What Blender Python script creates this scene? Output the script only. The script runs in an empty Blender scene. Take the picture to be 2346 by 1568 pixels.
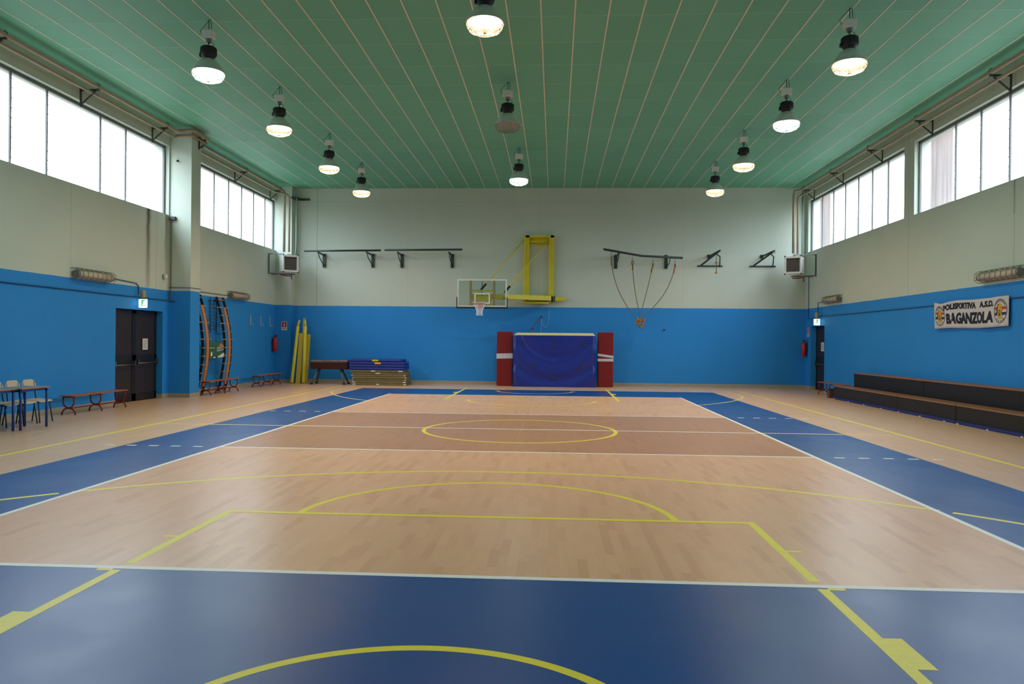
import bpy, bmesh, math, random
from mathutils import Vector, Matrix
random.seed(7)
PI = math.pi
col = bpy.context.scene.collection
scene = bpy.context.scene

# ------------------------------------------------------------------ camera
cam_d = bpy.data.cameras.new('camera'); cam = bpy.data.objects.new('camera', cam_d); col.objects.link(cam)
F_PX, YAW, ROLL = 1719.65, 0.0566, 0.00955
cam_d.sensor_width = 36.0; cam_d.lens = F_PX / 2346 * 36.0
cam_d.clip_start = 0.05; cam_d.clip_end = 300
fw = Vector((-math.sin(YAW), math.cos(YAW), -0.0003)).normalized()
rt = Vector((math.cos(YAW), math.sin(YAW), 0)); up = rt.cross(fw)
r2 = rt * math.cos(ROLL) + up * math.sin(ROLL); u2 = up * math.cos(ROLL) - rt * math.sin(ROLL)
M = Matrix((r2, u2, -fw)).transposed().to_4x4(); M.translation = Vector((0.638, -14.225, 1.657))
cam.matrix_world = M
scene.camera = cam

# ------------------------------------------------------------------ view, world
scene.view_settings.view_transform = 'Standard'; scene.view_settings.look = 'None'
scene.view_settings.gamma = 1.0; scene.view_settings.use_curve_mapping = False
scene.view_settings.exposure = 0.0
WORLD = 12.5
w = bpy.data.worlds.new('overcast_sky'); scene.world = w; w.use_nodes = True
nt = w.node_tree; nt.nodes.clear()
tc = nt.nodes.new('ShaderNodeTexCoord'); sx = nt.nodes.new('ShaderNodeSeparateXYZ'); rp = nt.nodes.new('ShaderNodeValToRGB')
bg = nt.nodes.new('ShaderNodeBackground'); out = nt.nodes.new('ShaderNodeOutputWorld'); mr = nt.nodes.new('ShaderNodeMapRange')
nt.links.new(tc.outputs['Generated'], sx.inputs[0]); nt.links.new(sx.outputs['Z'], mr.inputs['Value'])
mr.inputs['From Min'].default_value = -1; nt.links.new(mr.outputs[0], rp.inputs[0])
e = rp.color_ramp.elements; e[0].position = 0.49; e[0].color = (0.07, 0.075, 0.07, 1); e[1].position = 0.76; e[1].color = (0.80, 0.93, 1.04, 1)
q_ = e.new(0.545); q_.color = (0.36, 0.39, 0.41, 1)
bg.inputs['Strength'].default_value = WORLD
nt.links.new(rp.outputs[0], bg.inputs[0]); nt.links.new(bg.outputs[0], out.inputs[0])
scene.cycles.use_denoising = True
scene.cycles.max_bounces = 10; scene.cycles.diffuse_bounces = 6; scene.cycles.glossy_bounces = 4
scene.cycles.transparent_max_bounces = 12; scene.cycles.transmission_bounces = 6
scene.cycles.sample_clamp_indirect = 6.0
scene.cycles.caustics_reflective = False; scene.cycles.caustics_refractive = False; scene.cycles.blur_glossy = 1.0

XL, XR, YB, YF, ZC, ZP = -10.2, 10.1, 14.75, -14.95, 7.6, 3.0   # walls, ceiling, paint line
WIN = {'left': [(-14.6, -9.4), (-8.4, -2.0), (-1.25, 6.25), (7.0, 14.4)], 'right': [(-14.6, -9.4), (-8.4, -1.9), (-1.25, 6.2), (6.78, 14.5)]}
WZ0, WZ1 = 5.12, 7.06
for side, sgn in (('left', -1), ('right', 1)):           # daylight portals in the window openings (guide sampling only)
    for (a, b) in WIN[side]:
        ld = bpy.data.lights.new('window_portal', 'AREA'); ld.shape = 'RECTANGLE'; ld.size = WZ1 - WZ0; ld.size_y = b - a
        ld.cycles.is_portal = True
        lo = bpy.data.objects.new('window_portal', ld); col.objects.link(lo)
        lo.location = ((XL - .4) if sgn < 0 else (XR + .4), (a + b) / 2, (WZ0 + WZ1) / 2)
        lo.rotation_euler = (0, -PI / 2 if sgn < 0 else PI / 2, 0)

# ------------------------------------------------------------------ materials
def lin(c):
    c = c / 255.0
    return c / 12.92 if c <= 0.04045 else ((c + 0.055) / 1.055) ** 2.4
def rgb(t): return (lin(t[0]), lin(t[1]), lin(t[2]), 1.0)
class N:
    def __init__(s, name):
        s.m = bpy.data.materials.new(name); s.m.use_nodes = True; s.t = s.m.node_tree
        s.b = s.t.nodes['Principled BSDF']; s.o = s.t.nodes['Material Output']
    def n(s, k, **kw):
        x = s.t.nodes.new(k)
        for a, v in kw.items(): setattr(x, a, v)
        return x
    def l(s, a, b): s.t.links.new(a, b)
    def math(s, op, a, b=None, c=None):
        x = s.n('ShaderNodeMath', operation=op)
        for i, v in enumerate((a, b, c)):
            if v is None: continue
            if isinstance(v, (int, float)): x.inputs[i].default_value = v
            else: s.l(v, x.inputs[i])
        return x.outputs[0]
    def mix(s, f, a, b):
        x = s.n('ShaderNodeMix', data_type='RGBA')
        for i, v in ((0, f), (6, a), (7, b)):
            if isinstance(v, (int, float)): x.inputs[i].default_value = v
            elif isinstance(v, tuple): x.inputs[i].default_value = v
            else: s.l(v, x.inputs[i])
        return x.outputs[2]
    def pos(s):
        g = s.n('ShaderNodeNewGeometry'); x = s.n('ShaderNodeSeparateXYZ'); s.l(g.outputs['Position'], x.inputs[0])
        return x.outputs, g.outputs['Position']
    def noise(s, scale, detail=3, vec=None, rough=.5):
        x = s.n('ShaderNodeTexNoise'); x.inputs['Scale'].default_value = scale; x.inputs['Detail'].default_value = detail
        x.inputs['Roughness'].default_value = rough
        if vec is not None: s.l(vec, x.inputs['Vector'])
        return x.outputs['Fac']
MATS = {}
def mat(name, c, rough=.55, metal=0.0, var=.06, scale=6.0, spec=.5, bump=0.0):
    if name in MATS: return MATS[name]
    k = N(name)
    t = k.n('ShaderNodeTexCoord'); f = k.noise(scale, 4, t.outputs['Object'])
    c0 = rgb(c); lo = tuple(max(0, v * (1 - 2 * var)) for v in c0[:3]) + (1,); hi = tuple(min(1, v * (1 + 2 * var)) for v in c0[:3]) + (1,)
    k.l(k.mix(f, lo, hi), k.b.inputs['Base Color'])
    k.b.inputs['Roughness'].default_value = rough; k.b.inputs['Metallic'].default_value = metal
    k.b.inputs['Specular IOR Level'].default_value = spec
    if bump:
        bn = k.n('ShaderNodeBump'); bn.inputs['Strength'].default_value = bump; bn.inputs['Distance'].default_value = .01
        k.l(k.noise(scale * 8, 4, t.outputs['Object']), bn.inputs['Height']); k.l(bn.outputs[0], k.b.inputs['Normal'])
    MATS[name] = k.m
    return k.m
def emit(name, c, st):
    if name in MATS: return MATS[name]
    k = N(name); k.b.inputs['Base Color'].default_value = (.8, .8, .8, 1)
    k.b.inputs['Emission Color'].default_value = rgb(c); k.b.inputs['Emission Strength'].default_value = st
    k.m.cycles.emission_sampling = 'NONE' if st > 5 else 'AUTO'
    MATS[name] = k.m; return k.m

CREAM = (200, 204, 186); BLUE = (30, 132, 204)
def wall_mat(name, axis, seams, streaks=(), hseams=()):
    """two-tone painted plaster: blue dado below 3 m, cream above; panel seams; axis 0 = seams by x, 1 = by y"""
    k = N(name); (x, y, z), P = k.pos()
    a = (x, y)[axis]
    n1 = k.noise(.8, 4, P); n2 = k.noise(14, 3, P)
    cream = k.mix(n1, rgb((192, 204, 192)), rgb((204, 214, 203)))
    blue = k.mix(n1, rgb((34, 134, 214)), rgb((41, 144, 226)))
    blue = k.mix(k.math('MULTIPLY', k.math('GREATER_THAN', n2, .66), .12), blue, rgb((20, 80, 130)))
    wob = k.math('MULTIPLY', k.math('SUBTRACT', k.noise(3, 2, P), .5), .02)
    isb = k.math('LESS_THAN', k.math('ADD', z, wob), ZP)
    c = k.mix(isb, cream, blue)
    tot = None
    for (s, wd, st) in seams:
        d = k.math('ABSOLUTE', k.math('SUBTRACT', a, s)); v = k.math('MULTIPLY', k.math('LESS_THAN', d, wd), st)
        tot = v if tot is None else k.math('MAXIMUM', tot, v)
    for (s, wd, st) in hseams:
        d = k.math('ABSOLUTE', k.math('SUBTRACT', z, s)); v = k.math('MULTIPLY', k.math('LESS_THAN', d, wd), st)
        tot = v if tot is None else k.math('MAXIMUM', tot, v)
    if tot is not None:
        tot = k.math('MULTIPLY', tot, k.math('SUBTRACT', 1.0, k.math('MULTIPLY', isb, .8)))
        c = k.mix(tot, c, rgb((105, 104, 88)))
    for (s, wd, z0, z1, st) in streaks:       # old rust-brown drip marks under a leaking sill
        d = k.math('ABSOLUTE', k.math('SUBTRACT', a, k.math('ADD', s, k.math('MULTIPLY', k.math('SUBTRACT', k.noise(2, 3, P), .5), wd * .6))))
        f = k.math('SUBTRACT', 1.0, k.math('DIVIDE', d, wd)); f = k.math('MAXIMUM', f, 0.0)
        g = k.math('MULTIPLY', k.math('GREATER_THAN', z, z0), k.math('LESS_THAN', z, z1))
        h = k.math('MULTIPLY', k.math('ADD', k.math('MULTIPLY', k.math('SUBTRACT', z, z0), .28), .25), st)
        c = k.mix(k.math('MULTIPLY', k.math('MULTIPLY', f, g), h), c, rgb((70, 66, 44)))
    k.l(c, k.b.inputs['Base Color']); k.b.inputs['Roughness'].default_value = .62; k.b.inputs['Specular IOR Level'].default_value = .35
    bn = k.n('ShaderNodeBump'); bn.inputs['Strength'].default_value = .12; bn.inputs['Distance'].default_value = .01
    k.l(k.noise(30, 4, P), bn.inputs['Height']); k.l(bn.outputs[0], k.b.inputs['Normal'])
    return k.m

def wood_floor(name, c1, c2, c3, rough=.315, cross=False):
    k = N(name); (x, y, z), P = k.pos()
    row = k.math('FLOOR', k.math('DIVIDE', x, .075))
    wn = k.n('ShaderNodeTexWhiteNoise', noise_dimensions='1D'); k.l(row, wn.inputs['W'])
    yy = k.math('ADD', k.math('DIVIDE', y, .48), k.math('MULTIPLY', wn.outputs['Value'], 7.0))
    idx = k.math('FLOOR', yy)
    cb = k.n('ShaderNodeCombineXYZ'); k.l(row, cb.inputs[0]); k.l(idx, cb.inputs[1])
    w2 = k.n('ShaderNodeTexWhiteNoise', noise_dimensions='2D'); k.l(cb.outputs[0], w2.inputs['Vector'])
    mp = k.n('ShaderNodeMapping'); mp.inputs['Scale'].default_value = (40, 3.0, 1); k.l(P, mp.inputs['Vector'])
    g = k.noise(1.0, 5, mp.outputs[0], .6)
    c = k.mix(w2.outputs['Value'], rgb(c1), rgb(c2))
    c = k.mix(k.math('MULTIPLY', k.math('GREATER_THAN', w2.outputs['Value'], .88), .22), c, rgb(c3))
    c = k.mix(k.math('MULTIPLY', g, .35), c, rgb(c3))
    dirt = k.noise(.35, 4, P)
    c = k.mix(k.math('MULTIPLY', dirt, .16), c, rgb(c3))
    k.l(c, k.b.inputs['Base Color'])
    r = k.math('ADD', rough, k.math('MULTIPLY', k.math('SUBTRACT', k.noise(1.3, 4, P), .5), .08)); r = k.math('MAXIMUM', r, .285); k.l(r, k.b.inputs['Roughness'])
    k.b.inputs['Specular IOR Level'].default_value = .5
    return k.m
def vinyl(name, c, c2, rough=.33, scuff=.25):
    k = N(name); (x, y, z), P = k.pos()
    n1 = k.noise(.7, 5, P, .6)
    cc = k.mix(n1, rgb(c), rgb(c2))
    mp = k.n('ShaderNodeMapping'); mp.inputs['Scale'].default_value = (6, .9, 1); mp.inputs['Rotation'].default_value = (0, 0, .5); k.l(P, mp.inputs['Vector'])
    s = k.noise(1.0, 6, mp.outputs[0], .7)
    cc = k.mix(k.math('MULTIPLY', k.math('MAXIMUM', k.math('SUBTRACT', s, .62), 0.0), scuff * .5), cc, rgb((96, 118, 150)))
    k.l(cc, k.b.inputs['Base Color'])
    r = k.math('ADD', rough, k.math('MULTIPLY', k.math('SUBTRACT', k.noise(1.6, 5, P, .6), .5), .16)); r = k.math('MAXIMUM', r, .285); k.l(r, k.b.inputs['Roughness'])
    k.b.inputs['Specular IOR Level'].default_value = .5
    return k.m

# ------------------------------------------------------------------ mesh helpers
class MB:
    def __init__(s): s.bm = bmesh.new(); s.mi = 0
    def _fin(s, faces, smooth):
        for f in faces: f.material_index = s.mi; f.smooth = smooth
    def face(s, pts, smooth=False):
        f = s.bm.faces.new([s.bm.verts.new(p) for p in pts]); s._fin([f], smooth); return s
    def box(s, x0, x1, y0, y1, z0, z1, m=None):
        v = [Vector(p) for p in ((x0,y0,z0),(x1,y0,z0),(x1,y1,z0),(x0,y1,z0),(x0,y0,z1),(x1,y0,z1),(x1,y1,z1),(x0,y1,z1))]
        if m is not None: v = [m @ p for p in v]
        v = [s.bm.verts.new(p) for p in v]
        s._fin([s.bm.faces.new([v[i] for i in q]) for q in ((0,3,2,1),(4,5,6,7),(0,1,5,4),(1,2,6,5),(2,3,7,6),(3,0,4,7))], False)
        return s
    def beam(s, a, b, w, h=None, roll=0):
        """square-section bar from a to b"""
        a = Vector(a); b = Vector(b); d = b - a; L = d.length; h = h or w
        m = Matrix.Translation(a) @ d.to_track_quat('Z', 'Y').to_matrix().to_4x4() @ Matrix.Rotation(roll, 4, 'Z')
        return s.box(-w/2, w/2, -h/2, h/2, 0, L, m)
    def tube(s, pts, r, seg=10, closed=False, caps=True):
        pts = [Vector(p) for p in pts]; n = len(pts); rings = []
        rr = r if isinstance(r, (list, tuple)) else [r] * n
        prev = None
        for i, p in enumerate(pts):
            if closed: t = (pts[(i+1) % n] - pts[i-1]).normalized()
            elif i == 0: t = (pts[1] - p).normalized()
            elif i == n-1: t = (p - pts[-2]).normalized()
            else:
                t = ((pts[i+1] - p).normalized() + (p - pts[i-1]).normalized())
                t = t.normalized() if t.length > 1e-6 else (pts[i+1]-p).normalized()
            if prev is None:
                ref = Vector((0,0,1)) if abs(t.z) < .9 else Vector((1,0,0)); u = t.cross(ref).normalized()
            else:
                u = prev - t * prev.dot(t); u = u.normalized() if u.length > 1e-6 else t.orthogonal().normalized()
            prev = u; v = t.cross(u)
            rings.append([s.bm.verts.new(p + (u*math.cos(2*PI*k/seg) + v*math.sin(2*PI*k/seg))*rr[i]) for k in range(seg)])
        fs = []
        for i in range(n if closed else n-1):
            A, B = rings[i], rings[(i+1) % n]
            for k in range(seg): fs.append(s.bm.faces.new((A[k], A[(k+1)%seg], B[(k+1)%seg], B[k])))
        s._fin(fs, True)
        if caps and not closed: s._fin([s.bm.faces.new(rings[0][::-1]), s.bm.faces.new(rings[-1])], False)
        return s
    def cyl(s, a, b, r, seg=16): return s.tube([a, b], r, seg)
    def lathe(s, prof, c=(0,0,0), seg=24, m=None, cap0=False, cap1=False):
        c = Vector(c); rings = []
        for (r, z) in prof:
            ring = []
            for k in range(seg):
                p = Vector((r*math.cos(2*PI*k/seg), r*math.sin(2*PI*k/seg), z))
                if m is not None: p = m @ p
                ring.append(s.bm.verts.new(c + p))
            rings.append(ring)
        fs = []
        for A, B in zip(rings, rings[1:]):
            for k in range(seg): fs.append(s.bm.faces.new((A[k], A[(k+1)%seg], B[(k+1)%seg], B[k])))
        s._fin(fs, True)
        if cap0: s._fin([s.bm.faces.new(rings[0][::-1])], False)
        if cap1: s._fin([s.bm.faces.new(rings[-1])], False)
        return s
    def poly(s, pts2, f, thick):
        """extruded polygon: pts2 2-D, f maps (u,v,w) to 3-D, w in [0,thick]"""
        A = [s.bm.verts.new(f(u, v, 0)) for u, v in pts2]; B = [s.bm.verts.new(f(u, v, thick)) for u, v in pts2]
        fs = [s.bm.faces.new(A[::-1]), s.bm.faces.new(B)]
        n = len(A)
        for i in range(n): fs.append(s.bm.faces.new((A[i], A[(i+1)%n], B[(i+1)%n], B[i])))
        s._fin(fs, False); return s
    def grid(s, f, nu, nv, smooth=True):
        V = [[s.bm.verts.new(f(i/nu, j/nv)) for j in range(nv+1)] for i in range(nu+1)]
        s._fin([s.bm.faces.new((V[i][j], V[i+1][j], V[i+1][j+1], V[i][j+1])) for i in range(nu) for j in range(nv)], smooth)
        return s
    def build(s, name, mats, parent=None, bevel=0, loc=None, solid=0, fix=True):
        if fix: bmesh.ops.recalc_face_normals(s.bm, faces=s.bm.faces)
        me = bpy.data.meshes.new(name)
        if loc is not None: bmesh.ops.translate(s.bm, vec=-Vector(loc), verts=s.bm.verts)
        s.bm.to_mesh(me); s.bm.free()
        for m in (mats if isinstance(mats, (list, tuple)) else [mats]): me.materials.append(m)
        o = bpy.data.objects.new(name, me); col.objects.link(o)
        if loc is not None: o.location = loc
        if parent is not None: o.parent = parent
        if solid:
            q = o.modifiers.new('solid', 'SOLIDIFY'); q.thickness = solid; q.offset = 0
        if bevel:
            q = o.modifiers.new('bevel', 'BEVEL'); q.width = bevel; q.segments = 2; q.limit_method = 'ANGLE'; q.angle_limit = .6
        return o
def tag(o, label=None, cat=None, group=None, kind=None):
    if label: o['label'] = label
    if cat: o['category'] = cat
    if group: o['group'] = group
    if kind: o['kind'] = kind
    return o
def empty(name, loc, label, cat, group=None, rz=0):
    o = bpy.data.objects.new(name, None); col.objects.link(o); o.location = loc; o.rotation_euler.z = rz; o.empty_display_size = .1
    return tag(o, label, cat, group)
def dup(root, loc=None, rz=None, label=None, group=None):
    def cp(o, par):
        c = o.copy(); col.objects.link(c); c.parent = par
        for ch in list(o.children): cp(ch, c)
        return c
    r = cp(root, None)
    if loc is not None: r.location = loc
    if rz is not None: r.rotation_euler.z = rz
    if label: r['label'] = label
    if group: r['group'] = group
    return r
def struct(mb, name, mats, bevel=0, **k): return tag(mb.build(name, mats, None, bevel, **k), kind='structure')
def text_mesh(txt, size, thicken=0.0, align='LEFT'):
    cu = bpy.data.curves.new('lettering', 'FONT'); cu.body = txt; cu.size = size; cu.offset = thicken; cu.align_x = align; cu.resolution_u = 3
    o = bpy.data.objects.new('lettering', cu); col.objects.link(o)
    dg = bpy.context.evaluated_depsgraph_get(); me = bpy.data.meshes.new_from_object(o.evaluated_get(dg))
    vs = [v.co.copy() for v in me.vertices]; fs = [list(p.vertices) for p in me.polygons]
    bpy.data.objects.remove(o); bpy.data.curves.remove(cu); bpy.data.meshes.remove(me)
    return vs, fs
def add_text(mb, txt, size, f, thicken=0, width=None, height=None):
    """lettering with lower-left corner at (0,0) stretched to width x height; f maps (u,v) to 3-D"""
    vs, fs = text_mesh(txt, size, thicken)
    x0 = min(v.x for v in vs); x1 = max(v.x for v in vs); y0 = min(v.y for v in vs); y1 = max(v.y for v in vs)
    sx_ = (width / (x1-x0)) if width else 1; sy_ = (height / (y1-y0)) if height else 1
    V = [mb.bm.verts.new(f((v.x-x0)*sx_, (v.y-y0)*sy_)) for v in vs]
    out_ = []
    for q in fs:
        try: out_.append(mb.bm.faces.new([V[i] for i in q]))
        except ValueError: pass
    mb._fin(out_, False)

# common materials
m_green = mat('green_steel', (52, 66, 62), .45, .3)
m_black = mat('black_plastic', (22, 23, 24), .5)
m_blacksteel = mat('black_steel', (24, 25, 27), .4, .3)
m_white = mat('white_paint', (222, 222, 216), .5)
m_grey = mat('grey_steel', (120, 122, 122), .45, .5)
m_dgrey = mat('dark_grey_steel', (74, 76, 76), .5, .4)
m_red = mat('red_enamel', (122, 26, 28), .4)
m_wood = mat('orange_wood', (196, 128, 74), .45, var=.15, scale=14)
m_bench = mat('bench_wood', (168, 98, 62), .42, var=.15, scale=14)
m_yellow = mat('yellow_enamel', (214, 200, 42), .35)
m_paper = mat('white_paper', (214, 214, 214), .7)

# ------------------------------------------------------------------ room shell
RW0 = mat('daylight_block_grey', (150, 148, 140), .8)
wl = wall_mat('left_wall_paint', 1, [(2.0, .01, .25), (5.62, .012, .3), (-4, .01, .3)], [(5.2, .16, 3.0, 5.12, 1.3), (6.15, .14, 3.3, 5.12, 1.0)])
wr = wall_mat('right_wall_paint', 1, [(6.5, .012, .35), (1.85, .012, .4)], [(1.85, .07, 4.4, 5.12, .9)])
wb = wall_mat('back_wall_paint', 0, [(-8.7, .014, .4), (-5.1, .01, .14), (0.0, .01, .14), (5.5, .01, .12)], (), [(7.08, .012, .16), (5.16, .012, .08)])
wc = wall_mat('column_paint', 0, [(-50, .01, .1)], ())
DOOR = {'left': (3.75, 5.98, 2.4), 'right': (12.72, 14.12, 2.33)}
for side, X, sgn, m_ in (('left', XL, -1, wl), ('right', XR, 1, wr)):
    T = .42 * sgn; x0, x1 = sorted((X, X + T)); d0, d1, dz = DOOR[side]
    b = MB(); b.box(x0, x1, YF-.3, d0, -.1, WZ0); b.box(x0, x1, d1, YB+.3, -.1, WZ0); b.box(x0, x1, d0, d1, dz, WZ0)
    b.box(x0, x1, YF-.3, YB+.3, WZ1, 8.0)
    ys = [YF-.3] + [v for ab in WIN[side] for v in ab] + [YB+.3]
    for i in range(0, len(ys), 2): b.box(x0, x1, ys[i], ys[i+1], WZ0, WZ1)
    struct(b, 'wall_' + side, m_)
struct(MB().box(XL-.5, XL-.42, 3.4, 6.3, -.1, 3).box(XR+.42, XR+.5, 12.4, 14.5, -.1, 3), 'door_daylight_block', RW0)       # unseen slabs added behind the doors to block daylight leaking under them
struct(MB().box(XL-.42, XR+.42, YB, YB+.3, -.1, 8.0), 'wall_back', wb)
struct(MB().box(XL-.42, XR+.42, YF-.3, YF, -.1, 8.0), 'wall_front', wb)
struct(MB().box(XL, -9.58, 6.3, 6.86, 0, ZC).box(XL, -9.58, -1.9, -1.35, 0, ZC), 'trim_1', wc)      # painted columns
struct(MB().box(XL, -9.58, 14.36, YB, 0, ZC), 'trim_2', wc)

# windows: frame, mullions, wavy glass
kg = N('cloudy_glass'); (gx, gy, gz), GP = kg.pos()
tr = kg.n('ShaderNodeBsdfTransparent'); tl = kg.n('ShaderNodeBsdfTranslucent'); gl = kg.n('ShaderNodeBsdfGlossy'); gl.inputs['Roughness'].default_value = .15
tl.inputs['Color'].default_value = (.85, .88, .88, 1)
mp = kg.n('ShaderNodeMapping'); mp.inputs['Scale'].default_value = (1, 7, .25); kg.l(GP, mp.inputs['Vector'])
gn = kg.noise(1.5, 4, mp.outputs[0]); m1 = kg.n('ShaderNodeMixShader'); m2 = kg.n('ShaderNodeMixShader')
kg.l(kg.math('MULTIPLY', gn, .14), m1.inputs[0]); kg.l(tr.outputs[0], m1.inputs[1]); kg.l(tl.outputs[0], m1.inputs[2])
m2.inputs[0].default_value = .04; kg.l(m1.outputs[0], m2.inputs[1]); kg.l(gl.outputs[0], m2.inputs[2]); kg.l(m2.outputs[0], kg.o.inputs['Surface'])
m_glass = kg.m
m_frame = mat('window_frame_grey', (96, 100, 100), .5, .2)
MULL = {('left', 2): [-.62, .27, 1.36, 3.27, 4.34], ('left', 3): [8.27, 9.33, 10.4, 11.45, 12.5, 13.57],
        ('right', 2): [-.5, .6, 2.25, 3.33, 4.41], ('right', 3): [8.07, 9.15, 10.2, 11.27, 12.33, 13.41]}
wi = 0
for side, X, sgn in (('left', XL, -1), ('right', XR, 1)):
    for j, (a, b_) in enumerate(WIN[side]):
        wi += 1; xp = X + sgn * .14; ms = MULL.get((side, j)) or [a + 1.06 * i for i in range(1, int((b_-a)/1.06)+1)]
        b = MB(); t = .03
        b.box(xp-t, xp+t, a, a+.05, WZ0, WZ1).box(xp-t, xp+t, b_-.05, b_, WZ0, WZ1).box(xp-t, xp+t, a, b_, WZ0, WZ0+.04).box(xp-t, xp+t, a, b_, WZ1-.07, WZ1)
        fr = struct(b, 'window_%d' % wi, m_frame)
        b = MB()
        for y in ms:
            b.box(xp-.02, xp+.02, y-.016, y+.016, WZ0+.03, WZ1-.05)
            for q in range(9): b.box(xp-.024, xp+.024, y+.014, y+.034, WZ0+.15+q*.2, WZ0+.165+q*.2)     # glazing clips
        b.build('mullion', m_frame, fr)
        MB().box(xp+sgn*.004, xp+sgn*.010, a+.04, b_-.04, WZ0+.03, WZ1-.06).build('pane', m_glass, fr)
# salmon exterior pilasters seen through the far end of the right-hand windows
m_salmon = mat('salmon_render', (96, 70, 64), .8)
struct(MB().box(XR+.42, XR+.8, 14.5, 15.0, 3.5, 8.2).box(XR+.42, XR+1.0, 6.22, 6.7, 3.5, 8.2), 'trim_3', m_salmon)

# ceiling: green panels, pale T-bars
kc = N('green_ceiling_panel'); (cx, cy, cz), CP = kc.pos()
i1 = kc.math('FLOOR', kc.math('DIVIDE', kc.math('SUBTRACT', cx, .34), .61)); i2 = kc.math('FLOOR', kc.math('DIVIDE', kc.math('ADD', cy, .54), 1.2))
cb = kc.n('ShaderNodeCombineXYZ'); kc.l(i1, cb.inputs[0]); kc.l(i2, cb.inputs[1])
wn = kc.n('ShaderNodeTexWhiteNoise', noise_dimensions='2D'); kc.l(cb.outputs[0], wn.inputs['Vector'])
kc.l(kc.mix(wn.outputs['Value'], rgb((102, 178, 146)), rgb((108, 184, 152))), kc.b.inputs['Base Color']); kc.b.inputs['Roughness'].default_value = .5
b = MB(); b.box(XL-.1, XR+.1, YF-.1, YB+.1, ZC, ZC+.15)
b.mi = 1
for k in range(-16, 16):
    x = .34 + .61*k; b.box(x-.012, x+.012, YF, YB, ZC-.005, ZC+.001)
b.mi = 2
for k in range(-12, 13):
    y = -.54 + 1.2*k; b.box(-9.42, 9.49, y-.011, y+.011, ZC-.003, ZC+.001)
struct(b, 'ceiling', [kc.m, mat('t_bar', (232, 218, 206), .5), mat('panel_joint', (142, 204, 176), .5)])

# floor: colour fields and painted lines
WL = wood_floor('light_wood_vinyl', (246, 192, 148), (236, 180, 137), (206, 146, 104))
WD = wood_floor('tan_wood_vinyl', (206, 148, 104), (198, 141, 98), (172, 118, 80))
WE = wood_floor('outer_wood_vinyl', (232, 188, 150), (224, 182, 144), (202, 158, 122))
VB = vinyl('blue_vinyl', (2, 70, 138), (5, 76, 146))
LW = mat('white_line_paint', (250, 240, 230), .4, scale=20); LY = mat('yellow_line_paint', (255, 226, 64), .4, scale=20)
LO = mat('worn_yellow_line', (246, 212, 110), .45, scale=20)
b = MB()
YE0, YE1, YA0, YA1, YBL = -9.0, 8.86, -3.0, 2.87, 11.57
xs = [XL-.42, -6.0, -4.5, 4.5, 6.0, XR+.42]; ysf = [YF-.2, -12.0, YE0, YA0, YA1, YE1, YBL, YB+.2]
for i in range(5):
    for j in range(7):
        if i in (0, 4) or j in (0, 6): k = 2
        elif i in (1, 3) or j in (1, 5): k = 3
        elif j == 3: k = 1
        else: k = 0
        b.mi = k; b.face([(xs[i], ysf[j], 0), (xs[i+1], ysf[j], 0), (xs[i+1], ysf[j+1], 0), (xs[i], ysf[j+1], 0)])
def seg(x0, x1, y0, y1, mi, z=.002): z = z*.35; b.mi = mi; b.face([(x0, y0, z), (x1, y0, z), (x1, y1, z), (x0, y1, z)])
def arc(cx_, cy_, r, a0, a1, mi, w_=.05, n=96, z=.002, clip=None):
    b.mi = mi; z = z*.3
    for i in range(n):
        t0 = a0 + (a1-a0)*i/n; t1 = a0 + (a1-a0)*(i+1)/n
        if clip and clip(cx_ + r*math.cos((t0+t1)/2), cy_ + r*math.sin((t0+t1)/2)): continue
        b.face([(cx_+(r-w_/2)*math.cos(t0), cy_+(r-w_/2)*math.sin(t0), z), (cx_+(r+w_/2)*math.cos(t0), cy_+(r+w_/2)*math.sin(t0), z),
                (cx_+(r+w_/2)*math.cos(t1), cy_+(r+w_/2)*math.sin(t1), z), (cx_+(r-w_/2)*math.cos(t1), cy_+(r-w_/2)*math.sin(t1), z)])
W_, Y_, O_ = 4, 5, 6
seg(-4.51, -4.445, YE0, YE1, W_, .004); seg(4.445, 4.51, YE0, YE1, W_, .004)
seg(-4.5, 4.5, YE0-.005, YE0+.06, W_, .003); seg(-4.5, 4.5, YE1-.06, YE1+.01, W_, .003)
seg(-4.45, 4.45, YA0-.01, YA0+.06, W_, .003); seg(-4.45, 4.45, YA1-.06, YA1+.01, W_, .003); seg(-4.5, 4.5, -.065, .005, W_, .003)
for sg in (-1, 1):                                       # dashed attack-line extensions
    for i in range(5):
        xa, xb = sorted((sg*(4.75+.35*i), sg*(4.90+.35*i))); seg(xa, xb, -3.0, -2.935, W_); seg(xa, xb, 2.83, 2.9, W_)
    xa, xb = sorted((sg*4.5, sg*7.0)); seg(xa, xb, -.06, .005, O_)                      # halfway line
    xa, xb = sorted((sg*7.01, sg*7.09)); seg(xa, xb, -13, 12.6, Y_)                    # sideline
    for (y0, y1) in ((-13.0, -9.03), (-8.87, -7.15), (7.05, 12.65)):                   # restricted area sides
        xa, xb = sorted((sg*2.43, sg*2.505)); seg(xa, xb, y0, y1, Y_)
    for yt in (-8.13, -9.05, -10.9, -11.8, 7.9, 8.75, 9.75, 10.6):
        xa, xb = sorted((sg*2.505, sg*2.62)); seg(xa, xb, yt, yt+.05, Y_)
    xa, xb = sorted((sg*2.505, sg*2.61)); seg(xa, xb, -10.28, -9.87, Y_); seg(xa, xb, 9.8, 10.15, Y_)
    xa, xb = sorted((sg*6.56, sg*6.62)); seg(xa, xb, 10.0, 12.6, O_)
seg(-2.5, 2.5, -7.21, -7.135, Y_, .003); seg(-2.5, 2.5, 7.04, 7.08, O_, .003)
arc(0, -7.25, 1.785, .05, PI-.05, Y_, .072)
arc(0, -11.44, 6.725, .1, PI-.1, Y_, .072, 160, clip=lambda x, y: abs(abs(x)-4.53) < .06)
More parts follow.
